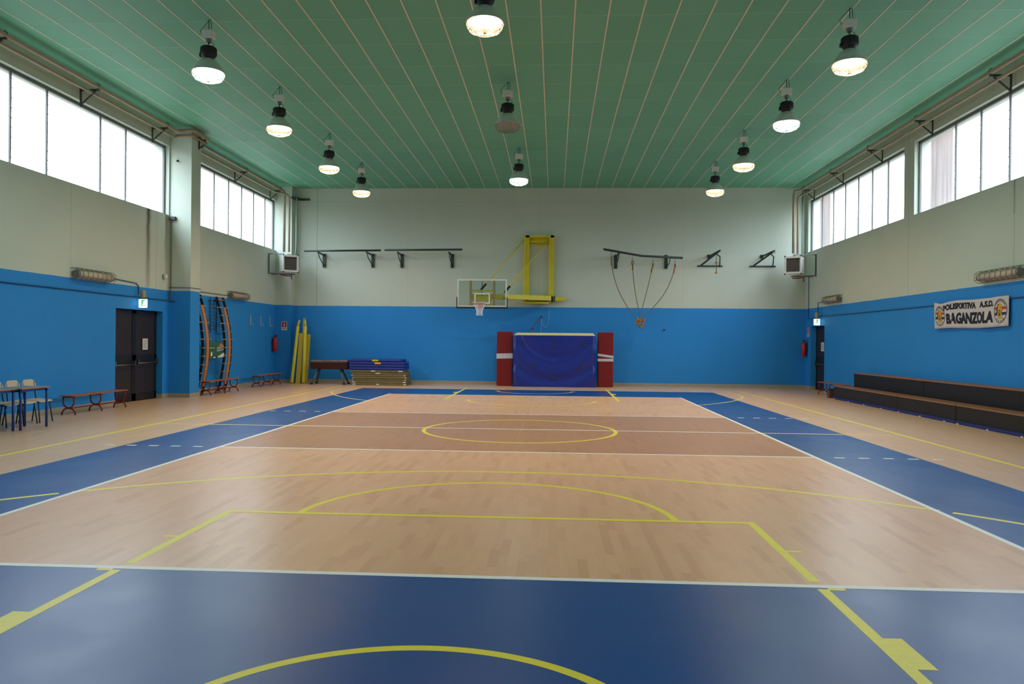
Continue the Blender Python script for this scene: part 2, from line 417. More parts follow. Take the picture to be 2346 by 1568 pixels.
arc(0, -11.43, 1.22, 0, PI, Y_, .065)
arc(0, -.15, 1.79, 0, 2*PI, Y_, .072, 128)
arc(0, 7.0, 1.785, PI, 2*PI, Y_, .072)
arc(0, 11.15, 6.7, PI+.17, 2*PI-.17, O_, .06, 160)
arc(0, 11.0, 1.245, PI, 2*PI, O_, .065)
arc(-1.27, 10.98, .05, 0, 2*PI, Y_, .06, 10); arc(1.27, 10.98, .05, 0, 2*PI, Y_, .06, 10)
seg(.02, .03, -3, 6.2, 7, .0015); seg(1.6, 1.608, -3, 2.8, 7, .0015)                 # vinyl seams
seg(-4.54, -4.46, 8.98, 9.03, W_); seg(4.46, 4.54, 8.98, 9.03, W_)
struct(b, 'floor', [WL, WD, WE, VB, LW, LY, LO, mat('seam_thread', (190, 160, 120), .5)], fix=False)

# baseboards
m_bb = mat('baseboard_vinyl', (160, 154, 140), .5)
for side, X, sgn in (('left', XL, -1), ('right', XR, 1)):
    d0, d1, dz = DOOR[side]; b = MB(); x0, x1 = sorted((X, X - sgn*.012))
    ends = [(YF, d0), (d1, YB)] if side == 'right' else [(YF, d0), (d1, 6.3), (6.86, 14.36)]
    for (a, c) in ends: b.box(x0, x1, a, c, 0, .12)
    if side == 'left':
        b.box(XL, -9.568, 6.288, 6.3, 0, .12).box(-9.58, -9.568, 6.3, 6.86, 0, .12).box(XL, -9.568, 14.348, 14.36, 0, .12).box(-9.58, -9.568, 14.36, YB, 0, .12)
        b.box(XL-.2, XL, d1-.012, d1, 0, .12)
    else: b.box(XR, XR+.2, d1-.012, d1, 0, .12)
    struct(b, 'baseboard_' + side, m_bb)
struct(MB().box(-9.57, XR, YB-.012, YB, 0, .12), 'baseboard_back', m_bb)

# ------------------------------------------------------------------ doors
m_door = mat('dark_brown_door', (44, 34, 34), .45, var=.1); m_dframe = mat('black_door_frame', (24, 23, 25), .4)
def notice(parent, f, w_, h_, name='notice'):
    """printed sheet with rows of unreadable small print; f maps (u,v,w)"""
    MB().poly([(0,0),(w_,0),(w_,h_),(0,h_)], f, .003).build(name, m_paper, parent)
    b = MB()
    for i in range(6):
        v = h_*(.14+.13*i); b.poly([(w_*.15, v), (w_*(.85 if i % 2 else .7), v), (w_*(.85 if i % 2 else .7), v+h_*.045), (w_*.15, v+h_*.045)], lambda u, vv, q: f(u, vv, .003+q), .001)
    return b.build('print', mat('grey_ink', (120, 120, 124), .7), parent)
def push_bar(parent, x, s, y0, y1, z):
    b = MB(); b.cyl((x+s*.09, y0, z), (x+s*.09, y1, z), .014); b.box(*sorted((x, x+s*.10)), y0, y0+.05, z-.04, z+.1).box(*sorted((x, x+s*.10)), y1-.05, y1, z-.04, z+.1)
    return b.build('push_bar', [mat('push_bar_steel', (120, 124, 128), .3, .8)], parent)
d = empty('door_1', (-10.42, 4.865, 0), None, None); d['kind'] = 'structure'
def leaf(y0, y1, x, s, top):
    b = MB(); b.box(*sorted((x, x+s*.04)), y0, y1, .02, top)
    b.mi = 1
    for (a, c, z0, z1) in ((y0, y0+.09, .02, top), (y1-.09, y1, .02, top), (y0, y1, .02, .2), (y0, y1, top-.08, top), (y0, y1, .98, 1.22)):
        b.box(*sorted((x, x+s*.052)), a, c, z0, z1)
    return b
def reparent(o, p): o.parent = p; o.matrix_parent_inverse = Matrix.Translation(-Vector(p.location)); return o
for o in (leaf(3.76, 4.86, -10.42, 1, 2.39).build('door_leaf', [m_door, m_dframe]), leaf(4.87, 5.97, -10.42, 1, 2.39).build('door_leaf', [m_door, m_dframe]),
          push_bar(None, -10.38, 1, 3.9, 4.82, .97), push_bar(None, -10.38, 1, 4.93, 5.93, 1.0),
          MB().box(-10.38, -10.376, 3.76, 3.9, 1.72, 1.79).build('sticker', m_paper)): reparent(o, d)
f = lambda u, v, q: Vector((-10.36+q, 5.25+u, 1.35+v))
for o in (lambda a: [a])(notice(None, f, .26, .3)): reparent(o, d)
for o in [o for o in col.objects if o.name.startswith('notice') and o.parent is None]: reparent(o, d)
d2 = empty('door_2', (10.36, 13.42, 0), None, None); d2['kind'] = 'structure'
for o in (leaf(12.73, 14.11, 10.34, -1, 2.32).build('door_leaf', [m_door, m_dframe]), push_bar(None, 10.3, -1, 12.85, 14.0, .95),
          MB().box(10.284, 10.29, 12.8, 12.88, 1.62, 1.68).build('sticker', m_paper)): reparent(o, d2)
f = lambda u, v, q: Vector((10.28-q, 13.56-u, 1.42+v))
reparent(notice(None, f, .3, .32), d2)
for o in [o for o in col.objects if o.name.startswith('notice') and o.parent is None]: reparent(o, d2)

# ------------------------------------------------------------------ ceiling lamps
m_refl = mat('lamp_reflector', (214, 218, 212), .45, .2); m_cage = mat('cage_wire', (150, 140, 130), .4, .6)
def bowl_mat(tint, amt=.012):
    k = N('bowl_glass_' + ''.join('%02x' % c for c in tint)); tr = k.n('ShaderNodeBsdfTransparent'); tl = k.n('ShaderNodeBsdfTranslucent'); mx = k.n('ShaderNodeMixShader')
    tr.inputs[0].default_value = (.93, .93, .93, 1); tl.inputs[0].default_value = rgb(tint); mx.inputs[0].default_value = amt
    k.l(tr.outputs[0], mx.inputs[1]); k.l(tl.outputs[0], mx.inputs[2]); k.l(mx.outputs[0], k.o.inputs['Surface']); return k.m
bowls = {'warm': bowl_mat((255, 214, 196)), 'cool': bowl_mat((222, 255, 240)), 'off': bowl_mat((214, 222, 214), .3)}
LAMP_E, LAMP_W = 9.0, 80.0
discs = {'warm': emit('warm_lamp_face', (255, 214, 168), LAMP_E), 'cool': emit('cool_lamp_face', (226, 255, 246), LAMP_E), 'off': mat('unlit_reflector_inside', (196, 200, 190), .35, .3)}
def lamp(x, y, kind, label, drop=0.0, rz=0.0):
    g = 'high-bay lamps hanging from the green ceiling'
    L = empty('high_bay_lamp', (x, y, ZC), label, 'ceiling lamp', g, rz)
    b = MB(); b.tube([(0, 0, 0), (0, 0, -.2)], .008).tube([(.03, 0, 0), (.05, 0, -.1), (.05, 0, -.22)], .006)
    b.tube([(-.01, 0, -.02), (-.1, .02, -.12), (-.17, .02, -.2), (-.14, .02, -.27), (-.08, 0, -.26)], .005)
    b.tube([(0, 0, -.42), (.02, 0, -.53)], .006).tube([(0, 0, -.42), (-.03, 0, -.53)], .006).tube([(.02, 0, -.4), (.09, 0, -.45), (.09, 0, -.53)], .005)
    b.build('wire', m_dgrey, L)
    MB().box(-.11, .11, -.07, .07, -.36, -.2).build('junction_box', m_white, L, .02)
    MB().lathe([(.055, -.36), (.05, -.42), (.02, -.44)], seg=12, cap1=True).build('cable_gland', m_grey, L)
    b = MB(); b.lathe([(.06, -.505), (.125, -.515), (.14, -.54), (.14, -.66), (.125, -.69), (.10, -.71), (.10, -.75)], seg=20, cap0=True, cap1=True)
    for q in range(14):
        a = 2*PI*q/14; b.beam((.139*math.cos(a), .139*math.sin(a), -.53), (.139*math.cos(a), .139*math.sin(a), -.665), .012)
    b.box(-.165, -.13, -.03, .03, -.69, -.62)
    b.build('ballast_housing', m_black, L)
    prof = [(.095, -.735), (.13, -.76), (.175, -.80), (.225, -.86), (.262, -.92), (.288, -.98), (.298, -.985), (.298, -.995), (.284, -.99), (.255, -.92), (.215, -.86), (.16, -.80), (.09, -.77)]
    b = MB(); b.lathe(prof, seg=36, cap1=True)
    for a in (.6, 2.7, 4.8): b.box(-.012, .012, .29, .315, -1.0, -.965, Matrix.Rotation(a, 4, 'Z'))
    b.build('lamp_shade', m_refl, L)
    MB().lathe([(.001, -.968), (.28, -.968)], seg=36).build('lamp_face', discs[kind], L)
    if kind != 'off':          # the discharge bulb's light, leaving the open face of the shade
        ld = bpy.data.lights.new('lamp_light', 'AREA'); ld.shape = 'DISK'; ld.size = .5; ld.spread = 2.55; ld.energy = LAMP_W
        ld.color = rgb({'warm': (255, 214, 168), 'cool': (226, 255, 246)}[kind])[:3]
        lo = bpy.data.objects.new('lamp_light', ld); col.objects.link(lo); lo.parent = L; lo.location = (0, 0, -.972)
    MB().lathe([(.283, -.99), (.272, -1.04), (.235, -1.10), (.15, -1.135), (.001, -1.142)], seg=36).build('bowl', bowls[kind], L)
    b = MB()
    for (r, z) in ((.292, -1.0), (.281, -1.05), (.245, -1.108), (.16, -1.145)):
        b.tube([(r*math.cos(2*PI*q/28), r*math.sin(2*PI*q/28), z) for q in range(28)], .0035, 5, closed=True)
    for q in range(8):
        a = PI*q/8
        for s in (0, PI): b.tube([(r*math.cos(a+s), r*math.sin(a+s), z) for (r, z) in ((.292, -1.0), (.281, -1.05), (.245, -1.108), (.16, -1.145), (.0, -1.152))], .0035, 5)
    b.build('wire_guard', m_cage, L)
    return L
warm = lamp(-5.86, 3.05, 'warm', 'warm-glowing caged lamp, second from the front in the left row')
cool = lamp(-5.84, -.6, 'cool', 'cold white caged lamp at the front of the left row')
off = lamp(-.48, 2.88, 'off', 'unlit grey caged lamp in the middle row')
for src, x, y, lb in ((warm, -5.87, 6.99, 'warm-glowing caged lamp, third from the front in the left row'),
                      (warm, -5.84, 10.49, 'small warm-glowing caged lamp at the far end of the left row'),
                      (warm, -.49, -2.6, 'largest warm-glowing caged lamp at top centre, nearest the viewer'),
                      (cool, -.5, 8.69, 'cold white caged lamp at the far end of the middle row'),
                      (warm, 5.78, -.68, 'warm-glowing caged lamp at the front of the right row'),
                      (cool, 5.78, 2.92, 'white-glowing caged lamp, second from the front in the right row'),
                      (warm, 5.82, 6.9, 'warm-glowing caged lamp, third from the front in the right row'),
                      (warm, 5.79, 10.45, 'small warm-glowing caged lamp at the far end of the right row')):
    dup(src, (x, y, ZC), random.uniform(-.15, .15), lb)

# ------------------------------------------------------------------ heating pipes, brackets, heaters
m_pipe = mat('beige_pipe_lagging', (160, 146, 124), .5, var=.12, scale=3)
m_pipe2 = mat('grey_pipe', (150, 150, 146), .4, .3)
def pipe(pts, r, name, label, cat='pipe', m_=None, group='heating pipes under the ceiling'):
    o = MB().tube(pts, r, 14).build(name, m_ or m_pipe); return tag(o, label, cat, group)
pipe([(-9.8, -14.9, 7.38), (-9.8, 5.9, 7.38), (-9.72, 6.05, 7.42), (-9.46, 6.12, 7.46), (-9.46, 7.0, 7.46), (-9.56, 7.1, 7.42), (-9.8, 7.15, 7.36), (-9.8, 13.6, 7.36), (-9.72, 13.78, 7.33), (-9.68, 13.82, 7.2), (-9.68, 13.82, 5.0)], .05,
     'heating_pipe', 'upper beige heating pipe on the left wall, bent round the column to the corner heater')
pipe([(-9.93, -14.9, 7.24), (-9.93, 6.0, 7.24), (-9.88, 6.1, 7.3), (-9.52, 6.2, 7.33), (-9.52, 6.95, 7.33), (-9.9, 7.0, 7.24), (-9.93, 7.2, 7.22), (-9.93, 13.5, 7.22), (-9.6, 13.8, 7.2), (-9.5, 13.86, 7.1), (-9.5, 13.86, 5.0)], .038,
     'heating_pipe', 'lower thinner heating pipe tight against the left wall above the windows')
pipe([(9.7, -14.9, 7.42), (9.7, 13.7, 7.38), (9.62, 13.95, 7.34), (9.42, 14.0, 7.3), (9.40, 14.0, 7.1), (9.40, 14.0, 5.02)], .05,
     'heating_pipe', 'upper beige heating pipe along the right wall, dropping to the right corner heater')
pipe([(9.83, -14.9, 7.27), (9.83, 13.8, 7.22), (9.72, 14.1, 7.2), (9.60, 14.15, 7.1), (9.60, 14.15, 5.02)], .038,
     'heating_pipe', 'lower thinner heating pipe tight against the right wall above the windows')
pipe([(-9.38, 14.3, 7.55), (-9.38, 14.3, 5.3), (-9.42, 14.28, 4.8)], .022, 'riser_pipe', 'thin pale riser pipe on the left corner pilaster', m_=mat('pale_green_paint', (176, 192, 184), .5), group='thin risers in the corners')
pipe([(9.86, 14.45, 7.55), (9.86, 14.45, 4.3)], .02, 'riser_pipe', 'thin green riser pipe in the right corner beside the window', m_=mat('dull_green_paint', (110, 136, 126), .5), group='thin risers in the corners')
def pipe_bracket(label):
    B = empty('pipe_bracket', (0, 0, 0), label, 'bracket', 'steel brackets carrying the heating pipes')
    b = MB(); b.box(0, .012, -.03, .03, -.42, .02).box(0, .44, -.02, .02, -.06, -.02).beam((.02, 0, -.36), (.36, 0, -.06), .03)
    b.tube([(.40-.055*math.cos(t), 0, .04-.07*math.sin(t)) for t in [PI*q/8-PI for q in range(9)]], .008, 6)
    b.build('angle_frame', m_dgrey, B); return B
B0 = pipe_bracket('pipe bracket over the big left window, nearest the column')
B0.location = (XL, 5.35, 7.34)
def nth(side, y): return {('L', 2.3): 'pipe bracket over the middle of the big left window', ('L', -.6): 'pipe bracket over the near end of the big left window',
    ('L', 7.35): 'pipe bracket just beyond the left column', ('L', 10.55): 'pipe bracket over the middle of the far left window', ('L', 13.7): 'pipe bracket over the far end of the far left window',
    ('R', 2.0): 'pipe bracket at top right edge over the near right window', ('R', 5.25): 'pipe bracket over the far end of the near right window', ('R', 8.15): 'pipe bracket over the near end of the far right window',
    ('R', 11.1): 'pipe bracket over the middle of the far right window', ('R', 13.85): 'pipe bracket over the far right window beside the corner'}[(side, y)]
for y in (-.6, 2.3, 7.35, 10.55, 13.7): dup(B0, (XL, y, 7.34), 0, nth('L', y))
for y in (2.0, 5.25, 8.15, 11.1, 13.85): dup(B0, (XR, y, 7.36), PI, nth('R', y))
cb_ = MB().box(-.02, .02, -.25, .25, -.03, .03).beam((0, -.2, 0), (0, -.2, -.3), .03).beam((0, -.2, -.28), (0, .2, -.02), .025).build('angle_frame', m_dgrey)
cB = empty('pipe_bracket', (-9.56, 6.9, 7.38), 'pipe bracket on the side of the left column under the pipe bend', 'bracket', 'steel brackets carrying the heating pipes'); cb_.parent = cB

m_hbody = mat('heater_body', (196, 196, 192), .4, .2); m_louv = mat('heater_louvre', (150, 148, 138), .4, .4); m_dark = mat('dark_core', (70, 66, 60), .7)
def heater(loc, rz, label):
    H = empty('unit_heater', loc, label, 'wall heater', 'unit heaters on brackets', rz)     # front faces -y
    MB().box(-.27, .27, -.12, .34, -.3, .3).build('casing', m_hbody, H, .01)
    b = MB(); b.box(-.3, .3, -.17, -.12, -.32, -.25).box(-.3, .3, -.17, -.12, .25, .32).box(-.3, -.24, -.17, -.12, -.25, .25).box(.24, .3, -.17, -.12, -.25, .25)
    b.build('front_frame', m_white, H, .006)
    MB().box(-.25, .25, -.125, -.12, -.26, .26).build('core', m_dark, H)
    b = MB()
    for q in range(9): b.box(-.24, .24, -.165, -.125, -.012, .0, Matrix.Translation((0, 0, -.22+.055*q)) @ Matrix.Rotation(.35, 4, 'X'))
    b.build('louvre', m_louv, H)
    for x in (-.3, .27):
        for z in (-.34, .31): MB().box(x, x+.04, -.19, -.13, z, z+.04).build('corner_cap', m_black, H)
    b = MB(); b.tube([(-.05, .05, .3), (-.05, .05, .36), (.05, .05, .36), (.05, .05, .3)], .02).tube([(-.14, .1, .34), (.16, .1, .34)], .018)
    b.build('pipe_union', m_pipe2, H); return H
heater((-9.42, 13.68, 4.53), math.radians(38), 'white unit heater with louvred grille in the left far corner')
heater((9.36, 13.78, 4.55), math.radians(-32), 'white unit heater with louvred grille in the right far corner')
heater((-9.86, -1.27, 4.64), math.radians(90), 'dark unit heater cut off by the left edge of the picture')
def shelf(pts_list, label, red=True):
    S = empty('heater_bracket', pts_list[0][0], label, 'bracket', 'wall rails holding the corner heaters')
    b = MB()
    for a, c in pts_list: b.beam(a, c, .04)
    b.build('rail', m_grey, S, loc=None).matrix_parent_inverse = Matrix.Translation(-Vector(S.location))
    return S
s1 = shelf([((XL, 13.6, 4.16), (-9.35, 13.7, 4.16)), ((XL, 13.95, 4.16), (-9.3, 13.95, 4.16)), ((XL, 13.6, 4.9), (-9.7, 13.65, 4.9)), ((-10.17, 13.6, 4.16), (-10.17, 13.6, 4.9))], 'grey steel rails fixing the left corner heater to the wall')
s2 = shelf([((XR, 13.6, 4.16), (9.3, 13.7, 4.16)), ((XR, 13.95, 4.16), (9.3, 13.95, 4.16)), ((XR, 13.6, 4.92), (9.3, 13.65, 4.92)), ((10.07, 13.6, 4.16), (10.07, 13.6, 4.92))], 'grey steel rails fixing the right corner heater to the wall')
s3 = shelf([((XL, -1.45, 4.3), (-9.7, -1.45, 4.3)), ((XL, -1.1, 4.3), (-9.7, -1.1, 4.3)), ((-10.17, -1.5, 4.3), (-10.17, -1.05, 4.3))], 'grey steel rails under the heater at the left picture edge')
m_valve = mat('red_valve', (150, 60, 46), .5)
for s_, x, lb in ((1, -9.55, 'small red-brown valve pipe under the left corner heater'), (-1, 9.5, 'small red-brown valve pipe under the right corner heater')):
    V = empty('drain_valve', (x, 13.75, 4.08), lb, 'valve', 'drain valves under the heaters')
    MB().tube([(-s_*.25, 0, .06), (0, 0, .0), (s_*.2, 0, 0)], .025).build('valve_body', m_valve, V)
    MB().tube([(s_*.2*(-1 if s_ < 0 else 1), 0, .06), (s_*.2*(-1 if s_ < 0 else 1), 0, -.13)], .02).build('valve_spout', m_dgrey, V)

# ------------------------------------------------------------------ conduits and small wall fittings
m_cond = mat('blue_painted_conduit', (20, 82, 128), .5); m_cond2 = mat('grey_conduit', (120, 120, 108), .5)
def conduit(pts, label, m_, r=.014): return tag(MB().tube(pts, r, 8).build('conduit', m_), label, 'conduit', 'electric conduits on the walls')
conduit([(XL+.02, -14.9, 2.76), (XL+.02, 6.28, 2.72), (XL+.1, 6.28, 2.70), (-10.0, 6.28, 2.70)], 'long blue-painted conduit along the left wall below the paint edge', m_cond, .016)
conduit([(XL+.02, 3.5, 3.12), (XL+.02, 4.6, 3.08), (XL+.02, 4.72, 3.02), (XL+.02, 4.74, 2.8)], 'short conduit bending from the left caged light down to the exit sign', m_cond, .012)
conduit([(-10.14, 6.28, 5.1), (-10.14, 6.28, 2.7)], 'vertical conduit in the angle of the left column', m_cond2, .013)
conduit([(XL+.02, 6.27, 3.09), (-9.565, 6.27, 3.09), (-9.565, 6.88, 3.09), (XL+.02, 6.88, 3.09), (XL+.02, 10.0, 3.1)], 'grey conduit wrapping the left column just above the blue paint', m_cond2, .012)
conduit([(XR-.02, 14.35, 4.2), (XR-.02, 14.35, 2.62), (XR-.02, 13.5, 2.62)], 'thin conduit dropping from the right corner heater to the exit sign', m_cond, .011)
conduit([(XR-.02, 13.3, 2.66), (XR-.02, -14.9, 2.66)], 'long blue-painted conduit along the right wall behind the banner', m_cond, .014)
conduit([(XR-.02, 12.55, 3.17), (XR-.02, 13.35, 3.17), (XR-.02, 13.35, 2.75)], 'short conduit from the far right caged light down to the exit sign', m_cond, .011)
tag(MB().box(-10.17, -10.0, 6.22, 6.3, 4.98, 5.08).build('junction_box', m_dgrey, None, .01), 'small dark junction box low on the left column under the window', 'junction box', 'wall fittings')
s_ = empty('wall_siren', (-10.16, 6.0, 3.37), 'round white sensor on the left wall beside the column', 'sensor')
MB().lathe([(.075, 0), (.07, .05), (.035, .075), (.001, .08)], seg=18, m=Matrix.Rotation(PI/2, 4, 'Y'), cap0=True).build('dome', m_white, s_); MB().box(-.04, .0, -.05, .05, -.05, .05).build('base', m_grey, s_)
cm = empty('wall_hook', (-9.98, 6.3, 6.64), 'small dark knob high on the front of the left column', 'hook'); MB().tube([(0, 0, 0), (0, -.05, 0), (.05, -.06, .01)], .022).build('knob', m_black, cm)
tag(MB().box(-9.38, -9.0, YB-.06, YB, 7.12, 7.2).box(-9.58, -9.38, YB-.5, YB, 7.13, 7.19).build('wall_bracket', m_dgrey), 'stubby dark bracket high in the left far corner', 'bracket')
for (x, y, z, lb) in ((6.5, YB, 2.36, None), (1.0, YB, 1.3, None)):
    pass
hk = tag(MB().tube([(4.86, YB, 2.17), (4.8, YB-.06, 2.15), (4.77, YB-.07, 2.19)], .016).build('wall_hook', m_black), 'small black hook on the blue back wall right of the ropes', 'hook')
for i, y in enumerate((11.99, 12.91, 13.8)):
    h = MB(); h.box(XL, XL+.012, y-.02, y+.02, 2.16, 2.52).tube([(XL+.01, y, 2.2), (XL+.08, y, 2.16), (XL+.1, y, 2.22)], .012)
    tag(h.build('coat_hook', mat('pale_hook', (196, 186, 172), .5)), ['pale hook strip on the left blue wall, nearest the ladders', 'pale hook strip on the left blue wall, middle of three', 'pale hook strip on the left blue wall, nearest the extinguisher'][i], 'hook', 'hook strips on the left wall')

# exit signs
m_exit = emit('exit_panel_glow', (226, 255, 240), 2.2); m_exg = emit('exit_green', (40, 170, 96), .9)
def exit_sign(loc, rz, label):
    E = empty('exit_sign', loc, label, 'exit sign', 'lit green exit signs', rz)      # panel faces local -y
    MB().box(-.105, .105, -.03, .03, -.12, .1).build('light_panel', m_exit, E, .012)
    b = MB(); f = lambda u, v, q: Vector((u, -.031-q, v))
    b.poly([(-.03, -.075), (.095, -.075), (.095, .085), (-.03, .085)], f, .002)
    b.build('green_field', m_exg, E)
    g = lambda u, v, q: Vector((u, -.033-q, v)); b = MB()
    b.poly([(.06, -.06), (.085, -.06), (.085, .06), (.06, .06)], g, .002)
    b.lathe([(.001, .05), (.012, .05)], c=(.04, -.036, 0), m=Matrix.Identity(4)) if False else None
    b.poly([(.032, .035), (.05, .035), (.05, .055), (.032, .055)], g, .002)
    b.poly([(.02, -.01), (.05, .0), (.055, .03), (.03, .03)], g, .002)
    b.poly([(.0, -.06), (.018, -.06), (.042, -.01), (.024, -.005)], g, .002); b.poly([(.035, -.055), (.05, -.055), (.05, -.005), (.036, -.01)], g, .002)
    b.build('running_figure', m_exit, E)
    MB().lathe([(.055, .13), (.065, .15), (.065, .3), (.055, .33)], seg=16, cap0=True, cap1=True).build('lamp_holder', mat('beige_plastic', (176, 156, 112), .5), E)
    MB().box(-.09, .09, -.028, .028, .1, .135).build('top_cap', m_grey, E); return E
exit_sign((-10.02, 4.66, 2.57), 0, 'lit green and white exit sign above the left double door')
exit_sign((9.93, 12.99, 2.47), 0, 'lit green and white exit sign above the right-hand door')
MB  # wall arms of the exit signs
for x0, x1, y, z in ((XL, -10.08, 4.7, 2.8), (9.99, XR, 13.0, 2.7)):
    pass

# caged tube lights
m_tube = mat('dusty_tube_cover', (196, 184, 168), .4); m_gc = mat('olive_wire', (132, 124, 98), .5, .4)
def tube_light(X, sgn, y0, y1, z, label):
    o = X; L_ = empty('caged_tube_light', (X, (y0+y1)/2, z), label, 'wall light', 'caged tube lights on the side walls')
    h = (y1-y0)/2; s = -sgn
    MB().tube([(s*.10, -h+.05, 0), (s*.10, h-.05, 0)], .088, 16).build('tube_cover', m_tube, L_)
    MB().box(*sorted((0, s*.05)), -h+.1, h-.1, -.05, .05).build('mounting_rail', m_grey, L_)
    MB().lathe([(.08, -h+.02), (.092, -h+.08)], c=(s*.1, 0, 0), m=Matrix.Rotation(-PI/2, 4, 'X'), cap0=True, cap1=True).lathe([(.092, h-.08), (.08, h-.02)], c=(s*.1, 0, 0), m=Matrix.Rotation(-PI/2, 4, 'X'), cap0=True, cap1=True).build('end_cap', m_grey, L_)
    b = MB(); pr = [(0, .12), (s*.12, .13), (s*.19, .08), (s*.2, -.06), (s*.12, -.12), (0, -.11)]
    n = 9
    for i in range(n):
        y = -h + 2*h*i/(n-1); b.tube([(x, y, zz) for x, zz in pr], .006, 5)
    for x, zz in pr[:-1] + [(0, -.11)]: b.tube([(x, -h, zz), (x, h, zz)], .006, 5)
    b.build('wire_guard', m_gc, L_)
    return L_
tube_light(XL, -1, 2.0, 3.42, 3.10, 'caged tube light on the left wall before the double door')
tube_light(XL, -1, 10.05, 11.5, 3.12, 'caged tube light on the left wall beyond the curved ladders')
tube_light(XR, 1, 1.4, 2.95, 3.17, 'caged tube light on the right wall above the white banner')
tube_light(XR, 1, 11.1, 12.5, 3.19, 'caged tube light on the right wall above the bench, far end')

# fire extinguishers and their signs
def extinguisher(loc, rz, label):
    E = empty('fire_extinguisher', loc, label, 'fire extinguisher', None, rz)
    MB().lathe([(.07, -.29), (.085, -.27), (.085, .17), (.07, .22), (.03, .255), (.025, .28)], seg=24, cap0=True, cap1=True).build('cylinder', mat('extinguisher_red', (176, 24, 22), .3), E)
    b = MB(); b.box(-.02, .02, -.06, .02, .28, .31).box(-.015, .015, -.1, .0, .31, .33); b.build('valve', m_black, E)
    MB().tube([(.0, -.02, .29), (.07, -.03, .33), (.11, -.02, .25), (.1, -.02, .0), (.095, -.02, -.15)], .013, 8).build('hose', m_black, E)
    MB().poly([(-.9, -.08), (.5, -.08), (.5, .1), (-.9, .1)], lambda u, v, q: Vector((math.sin(u)*(.0855+q), -math.cos(u)*(.0855+q), v)), .001).build('label_sticker', m_paper, E)
    MB().box(-.03, .03, .06, .1, .0, .14).build('wall_bracket', m_dgrey, E); return E
extinguisher((XL+.12, 14.02, 1.49), PI/2, 'red fire extinguisher on the left wall by the corner')
extinguisher((XR-.12, 14.5, 1.5), -PI/2+.9, 'red fire extinguisher on the right wall beside the door')
def ext_sign(f, label):
    S = empty('extinguisher_sign', f(.11, .15, 0), label, 'sign', 'extinguisher signs above the extinguishers')
    inv = Matrix.Translation(-S.location)
    for o in (MB().poly([(0, 0), (.22, 0), (.22, .34), (0, .34)], f, .004).build('sign_board', m_paper),
              MB().poly([(.02, .12), (.2, .12), (.2, .32), (.02, .32)], lambda u, v, q: f(u, v, .004+q), .002).build('red_field', mat('sign_red', (190, 26, 24), .5)),
              MB().poly([(.09, .15), (.135, .15), (.135, .25), (.12, .27), (.12, .295), (.1, .295), (.1, .27), (.09, .25)], lambda u, v, q: f(u, v, .006+q), .002).build('extinguisher_symbol', m_paper),
              MB().poly([(.03, .05), (.19, .05), (.19, .075), (.03, .075)], lambda u, v, q: f(u, v, .004+q), .002).build('print', mat('grey_ink', (120, 120, 124), .7))):
        o.parent = S; o.matrix_parent_inverse = inv
    return S
ext_sign(lambda u, v, q: Vector((-9.95+u, 14.36-q, 2.02+v)), 'small red and white extinguisher sign on the left corner pilaster')
ext_sign(lambda u, v, q: Vector((XR-q, 14.72-u-.2, 1.95+v)), 'small red and white extinguisher sign on the right wall by the door')

# ------------------------------------------------------------------ back wall gymnastic fittings
def wall_arm(b, x, xb, yb, zb, zt=5.04, z0=4.5, brace=True):
    """vertical wall plate at x, arm to the bar point, bent brace"""
    b.box(x-.06, x+.06, YB-.05, YB, z0, zt)
    b.beam((x, YB-.03, zt-.06), (xb, yb, zb), .05)
    if brace:
        m = Vector((x+(xb-x)*.75, YB-(YB-yb)*.75, zb-.18)); b.tube([(x, YB-.04, z0+.06), m, (x+(xb-x)*.88, YB-(YB-yb)*.88, zb-.03)], .018, 8)
def pull_bar(x0, x1, z0_, z1_, arms, label):
    P = empty('wall_bar', ((x0+x1)/2, YB, 4.8), label, 'gymnastic bar', 'straight bars on arms on the back wall'); inv = Matrix.Translation(-P.location)
    o = MB().tube([(x0, 14.1, z0_), (x1, 14.1, z1_)], .038, 12).build('bar', m_green); o.parent = P; o.matrix_parent_inverse = inv
    for (x, xb) in arms:
        b = MB(); wall_arm(b, x, xb, 14.1, 5.03); o = b.build('arm', m_green); o.parent = P; o.matrix_parent_inverse = inv
    return P
pull_bar(-8.99, -6.02, 5.07, 5.10, [(-8.40, -8.47), (-6.47, -6.58)], 'dark green horizontal bar on the back wall, left of the pair')
pull_bar(-5.87, -2.89, 5.11, 5.14, [(-5.32, -5.37), (-3.35, -3.40)], 'dark green horizontal bar on the back wall, beside the basketball hoop')
# rope beam
R_ = empty('rope_beam', (3.9, YB, 4.9), 'bent dark green beam on the back wall carrying four ropes', 'gymnastic beam'); inv = Matrix.Translation(-R_.location)
bp = [(2.41, 13.5, 5.09), (3.87, 14.2, 4.93), (5.4, 14.2, 4.86)]
o = MB().tube(bp, .042, 12).build('beam', m_green); o.parent = R_; o.matrix_parent_inverse = inv
for (x, xb, yb, zb) in ((2.95, 3.0, 13.8, 4.98), (4.86, 4.95, 14.2, 4.85)):
    b = MB(); wall_arm(b, x, xb, yb, zb, 5.03, 4.5); o = b.build('arm', m_green); o.parent = R_; o.matrix_parent_inverse = inv
ROPE = mat('jute_rope', (122, 100, 50), .8, var=.25, scale=60); ROPK = mat('orange_knot_rope', (190, 132, 66), .8, var=.25, scale=60)
tops = [(2.70, 13.65, 4.92, 'leftmost'), (3.52, 14.05, 4.80, 'second'), (4.3, 14.2, 4.72, 'third'), (5.12, 14.2, 4.70, 'rightmost')]
rl = ['climbing rope on the bent beam, nearest the red mat', 'climbing rope hanging nearly straight on the bent beam, second from the left', 'climbing rope hanging nearly straight on the bent beam, third from the left', 'climbing rope on the bent beam, farthest right, with orange whipping']
K0 = Vector((3.82, 14.0, 2.55))
